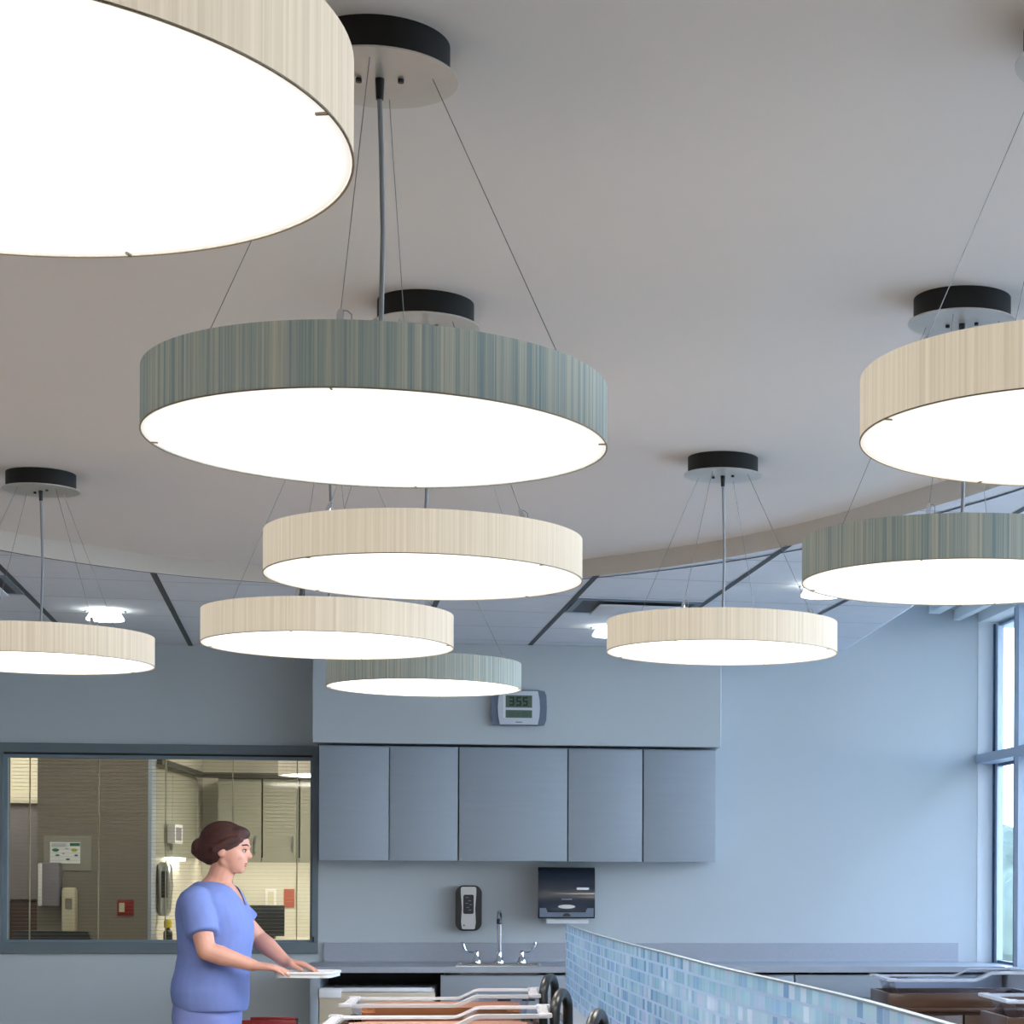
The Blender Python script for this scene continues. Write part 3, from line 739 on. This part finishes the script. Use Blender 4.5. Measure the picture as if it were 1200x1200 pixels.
M['pad'] = mat('caramel_pad', (164, 102, 60), .45, vary=.05, coat=.3)
for bx0, by0, lab in ((-.252, 7.42, 'caramel brown pad lying in the farther bassinet in front of the fridge'), (-.232, 6.40, 'caramel brown pad lying in the nearer bassinet at the bottom edge')):
    bm = bmesh.new(); prism(bm, rrect(-.283, .283, -.172, .172, .05, 6), .8365, .93)
    bmesh.ops.bevel(bm, geom=[e for e in bm.edges if all(v.co.z > .92 for v in e.verts)], offset=.018, segments=3, affect='EDGES')
    o = obj('mattress_pad', bm, M['pad'], None, True, (bx0, by0, 0)); tag(o, lab, 'pad', 'pads in the bassinets')

# red cart low in front of the wall
rc = thing('red_cart', 'low dark red cart at the bottom edge between the person and the worktop', 'cart', (-1.185, 10.05, 0))
bx('body', M['red'], (-.13, .13, -.17, .17, .10, .662), rc, .006)
bx('top_tray', M['red'], (-.150, .150, -.20, -.186, .655, .703), rc, .004)
bx('push_rail', M['red'], (-.118, .11, .20, .216, .674, .690), rc, .004)
for s in (-1, 1):
    bx('rail_post', M['red'], (s*.05-.008, s*.05+.008, .165, .212, .55, .676), rc)
    for q in (-1, 1):
        bm = bmesh.new(); lathe(bm, [(0, -.012), (.05, -.012), (.05, .012), (0, .012)], 18); bmesh.ops.rotate(bm, cent=(0, 0, 0), matrix=Matrix.Rotation(PI/2, 3, 'X'), verts=bm.verts[:]); bmesh.ops.translate(bm, vec=(s*.1, q*.13, .05), verts=bm.verts[:]); obj('wheel', bm, M['black'], rc, True)
bm = bmesh.new(); sphere(bm, (.150, -.16, .70), .011, 12); tube(bm, [(.150, -.16, .66), (.150, -.16, .70)], .005, 8); obj('lock_knob', bm, M['black'], rc, True)
for k in range(3): bx('drawer_front', M['red'], (-.122, .122, -.183, -.17, .13+k*.17, .29+k*.17), rc, .003)

# ------------------------------------------------------------------ person
TH_ = math.atan(274/2340)
pr = thing('person', 'person in periwinkle blue scrubs with dark hair in a bun, holding a white tray', 'person', (-1.278, 8.80, 0), -TH_)
def capsule(bm, p0, p1, r0, r1, n=14):
    p0, p1 = Vector(p0), Vector(p1); sphere(bm, p0, r0, n); sphere(bm, p1, r1, n); tube(bm, [p0, p1], [r0, r1], n)
def chain(bm, pts, rs, n=14):
    for i in range(len(pts)-1): capsule(bm, pts[i], pts[i+1], rs[i], rs[i+1], n)
def remeshed(name, bm, m_, parent, voxel, smooth_it=4, fac=.5):
    bmesh.ops.recalc_face_normals(bm, faces=bm.faces[:])
    me = bpy.data.meshes.new('tmp'); bm.to_mesh(me); bm.free()
    o = bpy.data.objects.new('tmp', me); COL.objects.link(o)
    r = o.modifiers.new('r', 'REMESH'); r.mode = 'VOXEL'; r.voxel_size = voxel; r.use_smooth_shade = True
    s = o.modifiers.new('s', 'SMOOTH'); s.iterations = smooth_it; s.factor = fac
    dg = bpy.context.evaluated_depsgraph_get(); ev = o.evaluated_get(dg)
    me2 = bpy.data.meshes.new_from_object(ev); me2.name = name
    bpy.data.objects.remove(o); me2.materials.clear()
    for k in (m_ if isinstance(m_, (list, tuple)) else [m_]): me2.materials.append(k)
    for p in me2.polygons: p.use_smooth = True
    q = bpy.data.objects.new(name, me2); COL.objects.link(q); q.parent = parent; return q
def oval(cx, cy, z, rx, ry, n=28, p=2.3):
    out = []
    for k in range(n):
        a = 2*PI*k/n; c, s = math.cos(a), math.sin(a)
        out.append((cx+rx*math.copysign(abs(c)**(2/p), c), cy+ry*math.copysign(abs(s)**(2/p), s), z))
    return out
# (z, back x, front x, half width)
prof = [(.825, -.140, .142, .185), (.86, -.160, .147, .192), (.905, -.168, .148, .194), (.95, -.164, .148, .188), (1.0, -.148, .150, .172), (1.06, -.138, .156, .160), (1.12, -.140, .168, .160),
        (1.18, -.148, .170, .168), (1.235, -.150, .158, .178), (1.29, -.140, .132, .186), (1.325, -.122, .112, .172), (1.350, -.095, .098, .130), (1.368, -.062, .086, .085)]
# body: trunk, neck, head, arms and hands grown into one surface
bm = bmesh.new(); g = .005
loft(bm, [oval((a+c)/2, 0, z, (c-a)/2-g, w-g) for z, a, c, w in prof[1:]])
loft(bm, [oval(-.018, 0, z, rx, ry) for z, rx, ry in [(.62, .10, .15), (.75, .118, .165), (.83, .120, .165), (.9, .118, .16)]])
for s in (-1, 1):
    chain(bm, [(-.005, s*.09, .80), (.0, s*.085, .46), (-.015, s*.08, .09)], [.088, .058, .040]); chain(bm, [(-.03, s*.08, .045), (.09, s*.085, .035)], [.036, .028])
chain(bm, [(.0, 0, 1.335), (.030, 0, 1.385), (.050, 0, 1.45)], [.066, .052, .054])
sphere(bm, (.045, 0, 1.535), (.094, .073, .088), 24)             # skull
sphere(bm, (.082, 0, 1.482), (.058, .060, .070), 20)             # face
sphere(bm, (.108, 0, 1.436), (.026, .026, .020), 14)             # chin
chain(bm, [(.050, -.045, 1.465), (.098, -.018, 1.432)], [.022, .016], 10); chain(bm, [(.050, .045, 1.465), (.098, .018, 1.432)], [.022, .016], 10)   # jaw
chain(bm, [(.128, 0, 1.530), (.146, 0, 1.503)], [.010, .0125], 10)   # nose
sphere(bm, (.134, -.010, 1.501), .009, 8); sphere(bm, (.134, .010, 1.501), .009, 8)
sphere(bm, (.1285, 0, 1.470), (.011, .021, .0065), 10); sphere(bm, (.126, 0, 1.459), (.011, .019, .007), 10)   # lips
chain(bm, [(.126, -.032, 1.541), (.134, 0, 1.545), (.126, .032, 1.541)], [.009, .009, .009], 8)   # brow
for s in (-1, 1):
    sphere(bm, (.104, s*.040, 1.497), (.024, .020, .020), 12)    # cheek
    sphere(bm, (.072, s*.046, 1.500), (.048, .024, .044), 16)
    sphere(bm, (.040, s*.073, 1.508), (.016, .008, .028), 12)    # ear
def hand(bm, wrist, d, up, side, r=.0085, curl=.25):
    """palm and five separate fingers; d forward, up back of the hand, side towards the thumb"""
    d = Vector(d).normalized(); side = (Vector(side)-d*d.dot(Vector(side))).normalized(); up = d.cross(side) if up > 0 else side.cross(d)
    w = Vector(wrist)
    for k in range(4):      # palm as four metacarpals
        o_ = (.5-k/3)*.052
        chain(bm, [w+side*o_*.55+d*.005, w+d*(.082-.004*abs(k-1))+side*o_], [.0175, .0125], 10)
    ln = [.072, .080, .074, .058]
    for k in range(4):
        o_ = (.5-k/3)*.060; p = w+d*(.082-.004*abs(k-1))+side*o_; q = d+side*(.5-k/3)*.16; seg = [.45, .31, .24]; rr = r*(1 if k < 3 else .88); pts = [p]; ang = curl*.4
        for j in range(3):
            ang += curl*(.5+.25*k*.3); v = (q*math.cos(ang)-up*math.sin(ang)).normalized(); pts.append(pts[-1]+v*ln[k]*seg[j])
        chain(bm, pts, [rr*1.12, rr*1.04, rr*.96, rr*.84], 10)
    p = w+d*.022+side*.024; v = (d*.62+side*.72-up*.25).normalized(); v2 = (d*.93+side*.25-up*.25).normalized()
    chain(bm, [p, p+v*.042, p+v*.042+v2*.032, p+v*.042+v2*.058], [.0145, .0115, .0100, .0085], 10)
# right arm (towards the camera)
RS, RE, RW = (-.026, -.160, 1.288), (.035, -.232, 1.085), (.215, -.165, 1.022)
LS, LE, LW = (.000, .160, 1.288), (.145, .225, 1.120), (.288, .120, 1.026)
def arm(bm, S, E_2, W_):
    S, E_2, W_ = Vector(S), Vector(E_2), Vector(W_)
    chain(bm, [S, S.lerp(E_2, .5), E_2], [.047, .046, .040]); chain(bm, [E_2, E_2.lerp(W_, .3), E_2.lerp(W_, .75), W_], [.040, .042, .031, .026])
arm(bm, RS, RE, RW); arm(bm, LS, LE, LW)
hand(bm, (.222, -.163, 1.021), (.97, .16, -.10), 1, (.25, .96, .05))
hand(bm, (.294, .116, 1.025), (.96, -.20, -.11), -1, (.22, -.97, .05))
body = remeshed('body', bm, M['skin'], pr, .0045, 5)
# face details
for s in (-1, 1):
    bm = bmesh.new(); sphere(bm, (.1265, s*.030, 1.524), (.0062, .0105, .0052), 12); e = obj('eye', bm, M['white'], pr, True)
    bm = bmesh.new(); sphere(bm, (.1312, s*.030, 1.5235), (.0028, .0058, .0052), 10); obj('iris', bm, M['eye'], e, True)
    bm = bmesh.new(); chain(bm, [(.121, s*.041, 1.527), (.132, s*.032, 1.5305), (.134, s*.021, 1.529)], [.0016, .0024, .0016], 8); obj('eyelid', bm, M['hair'], e, True)
    bm = bmesh.new(); chain(bm, [(.118, s*.045, 1.546), (.132, s*.030, 1.551), (.136, s*.014, 1.547)], [.003, .004, .003], 8); obj('eyebrow', bm, M['hair'], pr, True)
bm = bmesh.new(); sphere(bm, (.136, 0, 1.4705), (.006, .018, .0045), 10); sphere(bm, (.134, 0, 1.461), (.006, .016, .0052), 10); obj('lips', bm, M['lip'], pr, True)
# hair gathered into a low bun
bm = bmesh.new()
sphere(bm, (.026, 0, 1.549), (.106, .084, .088), 24); sphere(bm, (.000, 0, 1.515), (.080, .080, .075), 20)
sphere(bm, (.078, 0, 1.594), (.054, .062, .032), 16)
for s in (-1, 1): chain(bm, [(.098, s*.060, 1.572), (.060, s*.074, 1.552), (.010, s*.074, 1.510)], [.012, .018, .022], 10)
sphere(bm, (-.072, 0, 1.508), (.036, .046, .038), 16); chain(bm, [(-.085, -.01, 1.485), (-.060, 0, 1.470), (-.02, 0, 1.462)], [.020, .022, .026], 12)
hr = remeshed('hair', bm, M['hair'], pr, .006, 3)
# scrub top: trunk, set-in sleeves, v neck
bm = bmesh.new()
loft(bm, [oval((a+c)/2, 0, z, (c-a)/2, w) for z, a, c, w in prof[:-1]+[(1.372, -.066, .074, .088)]])
def sleeve(bm, S, E_2, k, r0, r1):
    S, E_2 = Vector(S), Vector(E_2); e = S.lerp(E_2, k); sphere(bm, S, r0, 18); tube(bm, [S, S.lerp(e, .5), e], [r0, (r0+r1)/2, r1], 20)
sleeve(bm, (-.026, -.165, 1.292), RE, .66, .060, .066); sleeve(bm, (.0, .165, 1.292), LE, .62, .060, .065)
top = remeshed('scrub_top', bm, M['scrub'], pr, .007, 6)
bm = bmesh.new(); bm.from_mesh(top.data)
kill = []
for f in bm.faces:
    c = f.calc_center_median(); 
    if c.x > .0 and c.z > 1.272 and abs(c.y) < .008+(c.z-1.272)*.75 : kill.append(f)
    elif c.z > 1.345 and (c.x-.01)**2+c.y**2 < .075**2: kill.append(f)
bmesh.ops.delete(bm, geom=kill, context='FACES')
for v in bm.verts:      # soft cloth folds
    q = v.co; k = noise.noise(Vector((q.x*9, q.y*9, q.z*5)))*.005+noise.noise(Vector((q.x*22, q.y*22, q.z*13)))*.0022
    v.co += v.normal*(k+.001)
bm.to_mesh(top.data); bm.free()
so = top.modifiers.new('cloth', 'SOLIDIFY'); so.thickness = .003; so.offset = 1
bm = bmesh.new()   # trousers
loft(bm, [oval(cx, 0, z, rx, ry) for z, cx, rx, ry in [(.72, -.02, .135, .172), (.80, -.022, .142, .182), (.86, -.018, .138, .180), (.93, -.012, .128, .165)]])
for s in (-1, 1): loft(bm, [oval(cx, s*.088, z, rx, ry) for z, cx, rx, ry in [(.08, -.012, .062, .066), (.3, -.012, .068, .072), (.5, -.006, .080, .080), (.70, -.012, .104, .092), (.80, -.018, .120, .092)]])
remeshed('scrub_trousers', bm, M['scrub2'], pr, .009, 5)
for s in (-1, 1):
    bm = bmesh.new(); chain(bm, [(-.03, s*.08, .045), (.05, s*.083, .045), (.11, s*.088, .035)], [.046, .045, .034]); box(bm, -.078, .14, s*.083-.045, s*.083+.045, 0, .02, .008); obj('shoe', bm, M['shoe'], pr, True)
# the head nods forward over the hands: bend everything above the neck base
def nod(o, ang=.17, px=.035, pz=1.425):
    for v in o.data.vertices:
        k = max(0, min(1, (v.co.z-1.385)/.06)); k = k*k*(3-2*k)
        if k:
            a = ang*k; x, z = v.co.x-px, v.co.z-pz
            v.co.x = px+x*math.cos(a)+z*math.sin(a); v.co.z = pz-x*math.sin(a)+z*math.cos(a)
for o in [c for c in pr.children_recursive if c.type == 'MESH' and c.name.split('.')[0] in ('body', 'hair', 'loose_strands', 'eye', 'iris', 'eyelid', 'eyebrow', 'lips')]: nod(o)
# white tray in the hands
tr = thing('white_tray', 'white rounded tray held in both hands of the person', 'tray', (-1.278, 8.80, 0), -TH_)
bm = bmesh.new(); prism(bm, rrect(.30, .535, -.15, .10, .035, 6), .969, .985); ty = obj('tray_base', bm, M['white'], tr)
bm = bmesh.new()
for a in (rrect(.30, .535, -.15, .10, .035, 6),):
    tube(bm, [(x, y, .988) for x, y in a]+[(a[0][0], a[0][1], .988)], .006, 8)
obj('tray_rim', bm, M['white'], tr, True)

# ------------------------------------------------------------------ room behind the observation window
sbox('wall_partition', M['taupe'], (-3.06, -2.36, 13.40, 13.55, 0, 3.0))
bm = bmesh.new(); box(bm, -2.36, -2.338, 13.395, 13.55, 0, 3.0); struct('trim_10', bm, M['alum'])
sbox('wall_behind_left', M['cream'], (-2.62, -2.36, 13.55, 15.7, 0, 3.0))
sbox('wall_behind', M['cream'], (-4.9, .4, 15.7, 15.85, 0, 3.0))
sbox('wall_behind_right', M['cream'], (.30, .45, DW+.14, 15.7, 0, 3.0))
sbox('wall_behind_far', M['cream'], (-4.95, -4.8, DW+.14, 15.7, 0, 3.0))
sbox('ceiling_behind', M['tile'], (-4.95, .45, DW+.14, 15.85, 2.72, 2.8))
uc = [(-2.20, -1.875), (-1.87, -1.60), (-1.595, -1.27), (-1.265, -.9)]
ul = ['olive wall cabinet seen through the observation window, in its far corner', 'olive wall cabinet seen through the glass behind the hair bun of the person', 'olive wall cabinet seen through the glass right of the face of the person', 'olive wall cabinet seen through the glass, beside the right window jamb']
for (x0, x1), lab in zip(uc, ul):
    t = thing('wall_cabinet', lab, 'cabinet', ((x0+x1)/2, 15.70, 1.53), 0, 'olive cabinets behind the glass'); w = (x1-x0)/2
    bx('carcass', M['olive_dark'], (-w, w, -.31, 0, .004, .62), t); d = bx('door', M['olive'], (-w+.004, w-.004, -.33, -.312, -.026, .60), t)
    bx('pull', M['steel'], (w-.05, w-.04, -.35, -.33, .05, .17), d)
bx_ = thing('crown_rail', 'dark rail along the top of the olive cabinets behind the glass', 'rail', (0, 0, 0))
bm = bmesh.new(); box(bm, -2.34, -.88, 15.34, 15.38, 2.135, 2.175); box(bm, -2.335, -2.30, 13.56, 15.36, 2.135, 2.175); obj('rail', bm, M['olive_dark'], bx_)
for k, (y0, y1, lab) in enumerate([(13.57, 14.25, 'olive side cabinet behind the glass, right beside the grey partition edge'), (14.26, 15.34, 'olive side cabinet behind the glass, running back to the corner')]):
    t = thing('side_cabinet', lab, 'cabinet', (-2.36, (y0+y1)/2, 1.53), 0, 'olive side cabinets behind the glass'); h = (y1-y0)/2
    bx('carcass', M['olive'], (.002, .012, -h, h, 0, .60), t); bx('pull', M['steel'], (.012, .03, h-.08, h-.07, .05, .17), t)
ul_ = thing('under_cabinet_light', 'glowing light strip under the olive cabinets behind the glass', 'light', (-1.55, 15.42, 1.516))
bx('tube', M['undercab'], (-.72, .62, -.02, .02, -.008, .012), ul_); bx('housing', M['white'], (-.74, .64, -.03, .03, .012, .018), ul_); bx('valance', M['olive'], (-.76, .66, -.030, -.026, -.014, .012), ul_)
ul2 = thing('under_cabinet_light', 'short glowing light strip under the side cabinet beside the partition', 'light', (-2.333, 14.3, 1.512))
bx('tube', M['undercab'], (-.02, .02, -.3, .3, -.008, .012), ul2); bx('housing', M['white'], (-.03, .03, -.32, .32, .012, .018), ul2)
o = thing('back_worktop', 'pale worktop behind the glass along the far cream wall', 'worktop', (0, 0, 0))
bm = bmesh.new(); box(bm, -2.35, .28, 15.1, 15.69, .89, .93); box(bm, -2.35, -1.75, 13.6, 15.1, .89, .93); obj('slab', bm, M['cream'], o); bx('base', M['olive'], (-2.33, .26, 15.15, 15.68, 0, .89), o); bx('side_base', M['olive'], (-2.33, -1.78, 13.65, 15.15, 0, .89), o); bx('splash', M['cream'], (-2.35, .28, 15.66, 15.69, .93, 1.04), o)
o = bx('outlet_plate', M['white'], (-1.885, -1.80, 15.688, 15.70, 1.16, 1.30), bev=.003); tag(o, 'white outlet plate on the cream wall behind the glass', 'outlet')
bx('socket', M['ivory'], (-1.865, -1.82, 15.684, 15.689, 1.18, 1.28), o)
o = bx('outlet_plate', M['pink'], (-1.745, -1.665, 15.688, 15.70, 1.16, 1.30), bev=.003); tag(o, 'faded red outlet plate on the cream wall behind the glass', 'outlet')
bx('socket', M['pink'], (-1.725, -1.685, 15.684, 15.689, 1.18, 1.28), o)
o = thing('monitor', 'black monitor standing on the pale worktop behind the glass', 'monitor', (-1.81, 15.25, .93))
bx('screen', M['black'], (-.135, .12, -.02, .01, .02, .25), o, .004); bx('stand', M['black'], (-.05, .05, -.05, .06, 0, .03), o)
o = thing('soap_dispenser', 'grey metal soap dispenser on the cream side wall behind the glass', 'soap dispenser', (-2.345, 13.75, 1.13))
bm = bmesh.new(); loft(bm, [oval(.03, 0, z, rx, ry, 18) for z, rx, ry in [(.0, .03, .04), (.03, .045, .05), (.2, .06, .06), (.33, .05, .055), (.36, .03, .03)]]); obj('metal_body', bm, M['steel'], o, True)
bx('black_front', M['black'], (.02, .06, -.072, -.05, .12, .30), o, .006)
o = thing('yellow_bottle_nozzle', 'small yellow nozzle bottle below the grey dispenser behind the glass', 'bottle', (-2.285, 13.72, .93))
bm = bmesh.new(); lathe(bm, [(0, 0), (.03, 0), (.03, .09), (.012, .115), (.012, .12), (0, .12)], 18); obj('bottle_body', bm, M['black'], o, True)
bm = bmesh.new(); lathe(bm, [(0, .12), (.026, .12), (.028, .16), (.02, .175), (0, .178)], 16); obj('nozzle', bm, M['yellow'], o, True)
o = thing('glove_box_holder', 'white wire glove box holder on the side cabinet behind the glass', 'holder', (-2.328, 14.1, 1.62))
bm = bmesh.new()
for d in ((-.16, .16, 0, .02), (-.16, .16, .11, .13), (-.16, -.12, .02, .11), (.12, .16, .02, .11)): box(bm, .0, .05, d[0], d[1], d[2], d[3])
obj('frame', bm, M['white'], o); bx('glove_box', M['lavender'], (.005, .045, -.12, .12, .02, .11), o)
# on the partition: notice, dispensers, switch
o = thing('notice', 'white printed notice with green header on the taupe partition behind the glass', 'notice', (-2.872, 13.40, 1.47))
bx('clear_holder', M['slat'], (-.145, .155, -.008, 0, -.04, .185), o); sh = bx('sheet', M['paper'], (-.105, .085, -.012, -.008, .005, .145), o)
bm = bmesh.new(); box(bm, .02, .083, -.0135, -.0118, .118, .138); obj('header_block', bm, M['green'], sh)
for (px, pz, w, h, mm) in [(-.07, .092, .022, .011, 'green'), (.048, .092, .02, .011, 'lime'), (-.058, .058, .014, .006, 'ink'), (.06, .058, .012, .006, 'ink'), (.008, .032, .014, .006, 'ink'), (-.02, .07, .007, .003, 'ink'), (.0, .1, .012, .002, 'ink')]:
    bm = bmesh.new(); prism(bm, [(px+w*math.cos(a), pz+h*math.sin(a)) for a in [2*PI*k/14 for k in range(14)]], -.0135, -.0118, FRONT); obj('printed_spot', bm, M[mm], sh)
bm = bmesh.new()
for k in range(5): box(bm, -.095, .005-.012*(k % 2), -.0130, -.0118, .134-.006*k, .1355-.006*k)
obj('printed_line', bm, M['ink'], sh)
o = thing('towel_dispenser', 'pale lavender towel dispenser on the taupe partition behind the glass', 'towel dispenser', (-2.975, 13.40, 1.20)); bx('cover', M['lavender'], (-.055, .075, -.10, 0, 0, .28), o, .012); bx('front_edge', M['white'], (-.058, -.03, -.105, -.02, .0, .275), o, .008)
o = thing('soap_dispenser', 'tall pale soap dispenser on the taupe partition behind the glass', 'soap dispenser', (-2.845, 13.40, 1.03)); bx('housing', M['ivory'], (-.045, .045, -.09, 0, 0, .29), o, .02); bx('sight_window', M['taupe'], (-.018, .025, -.094, -.088, .15, .22), o)
o = thing('switch_plate', 'dark red switch plate with one ivory switch on the taupe partition', 'switch', (-2.50, 13.40, 1.135)); bx('plate', M['red'], (-.054, .05, -.008, 0, 0, .105), o, .003); bx('switch', M['ivory'], (-.04, -.006, -.014, -.008, .025, .085), o)
o = thing('office_chair', 'black chair back showing low behind the glass in front of the partition', 'chair', (-2.78, 12.6, 0))
bm = bmesh.new(); prism(bm, [(-.26, .62), (.24, .62), (.25, .96), (.21, 1.055), (-.20, 1.06), (-.25, .98)], -.03, .03, FRONT); obj('backrest', bm, M['black'], o); bx('seat', M['black'], (-.24, .24, -.02, .42, .44, .50), o, .02)
bm = bmesh.new(); tube(bm, [(0, .2, .04), (0, .2, .44)], .03, 12); obj('post', bm, M['steel'], o, True); bm = bmesh.new()
for k in range(5): tube(bm, [(0, .2, .07), (.26*math.cos(k*2*PI/5), .2+.26*math.sin(k*2*PI/5), .03)], .018, 8)
obj('base', bm, M['black'], o, True)
o = thing('locker', 'tall lavender grey locker behind the glass at the far left of the observation window', 'locker', (-3.62, 15.3, 0))
bx('upper_door', M['lavender'], (-.35, .22, -.02, .38, 1.22, 1.93), o); bx('lower_door', M['brown'], (-.35, .22, -.03, .38, 0, 1.20), o); bx('crown', M['cream'], (-.37, .24, -.04, .38, 1.93, 1.96), o)
# a drum pendant hangs in that room too
t = make_pendant('white', .4, 2.72-2.085); t.location = (-1.215, 13.9, 2.085); t['label'] = 'cream drum pendant seen through the top right corner of the observation window'; t['group'] = 'drum pendants under the ceiling'

# ------------------------------------------------------------------ outdoors
bm = bmesh.new(); box(bm, 3.3, 160, -60, 260, -4.4, -4.2); struct('ground', bm, M['grass'])
def tree(x, y, r, zc, lab):
    t = thing('tree', lab, 'tree', (x, y, -4.2), 0, 'trees outside the window')
    bm = bmesh.new(); h = zc+4.2
    for k in range(9):
        a = random.uniform(0, 2*PI); q = r*.55; sphere(bm, (q*math.cos(a)*random.random(), q*math.sin(a)*random.random(), h+random.uniform(-.5, .5)*r), r*random.uniform(.45, .68), 14)
    for v in bm.verts: v.co += v.normal*0+Vector((noise.noise(v.co*1.7), noise.noise(v.co*1.9+Vector((5, 0, 0))), noise.noise(v.co*2.1+Vector((0, 5, 0)))))*.28*r*.5
    obj('crown', bm, M['leaf'], t, True)
    bm = bmesh.new(); tube(bm, [(0, 0, 0), (.05, 0, h*.5), (0, .05, h)], [.22, .16, .08], 10); obj('trunk', bm, M['bark'], t, True)
tree(11.6, 44, 2.6, -.6, 'pale green tree outside low in the window, nearest of those outside')
tree(13.9, 56, 2.4, -.9, 'pale tree outside the window just behind the nearest tree')
tree(30.5, 120, 4.5, -.6, 'hazy distant tree outside near the skyline in the window')
tree(34.5, 138, 5, .0, 'farthest hazy tree outside on the skyline in the window')

# ------------------------------------------------------------------ light
w = bpy.data.worlds.new('sky'); SC.world = w; w.use_nodes = True
nt = w.node_tree; bg = nt.nodes['Background']
tc = nt.nodes.new('ShaderNodeTexCoord'); sp = nt.nodes.new('ShaderNodeSeparateXYZ'); rp = nt.nodes.new('ShaderNodeValToRGB')
nt.links.new(tc.outputs['Generated'], sp.inputs[0]); nt.links.new(sp.outputs['Z'], rp.inputs[0]); nt.links.new(rp.outputs[0], bg.inputs[0])
rp.color_ramp.elements[0].position = 0; rp.color_ramp.elements[0].color = (.82, .91, 1, 1)
rp.color_ramp.elements[1].position = .5; rp.color_ramp.elements[1].color = (.46, .66, 1, 1)
bg.inputs[1].default_value = 8.6
def area(name, loc, sx, sy, power, col, rot=(0, 0, 0)):
    l = bpy.data.lights.new(name, 'AREA'); l.shape = 'RECTANGLE'; l.size = sx; l.size_y = sy; l.energy = power; l.color = col
    o = bpy.data.objects.new(name, l); COL.objects.link(o); o.location = loc; o.rotation_euler = rot; return o
# unseen area lights for the room behind the glass
area('back_room_light', (-1.0, 14.2, 2.70), .6, 1.2, 34, (1, .93, .80))
area('back_room_light', (-3.7, 14.9, 2.70), .5, .6, 16, (1, .92, .76))
area('back_room_light', (-2.6, 12.3, 2.70), .9, .4, 13, (1, .94, .84))  # added to brighten the taupe partition

# ------------------------------------------------------------------ camera
cam = bpy.data.cameras.new('camera'); co = bpy.data.objects.new('camera', cam); COL.objects.link(co)
f_, x0_, y0_, roll_ = 2340., 874., 1029., .0045
cam.sensor_width = 36; cam.lens = f_/1200*36; cam.shift_x = (600-x0_)/1200; cam.shift_y = (y0_-600)/1200
co.matrix_world = Matrix.Translation((0, 0, 1.40)) @ Matrix.Rotation(-TH_, 4, 'Z') @ Matrix.Rotation(PI/2, 4, 'X') @ Matrix.Rotation(roll_, 4, 'Z')
cam.clip_start = .05; cam.clip_end = 500
SC.camera = co
SC.view_settings.view_transform = 'Standard'; SC.view_settings.look = 'None'; SC.view_settings.gamma = 1; SC.view_settings.use_curve_mapping = False
SC.view_settings.exposure = 0.6
SC.cycles.use_denoising = True
SC.cycles.max_bounces = 10; SC.cycles.diffuse_bounces = 6; SC.cycles.transparent_max_bounces = 24; SC.cycles.glossy_bounces = 4
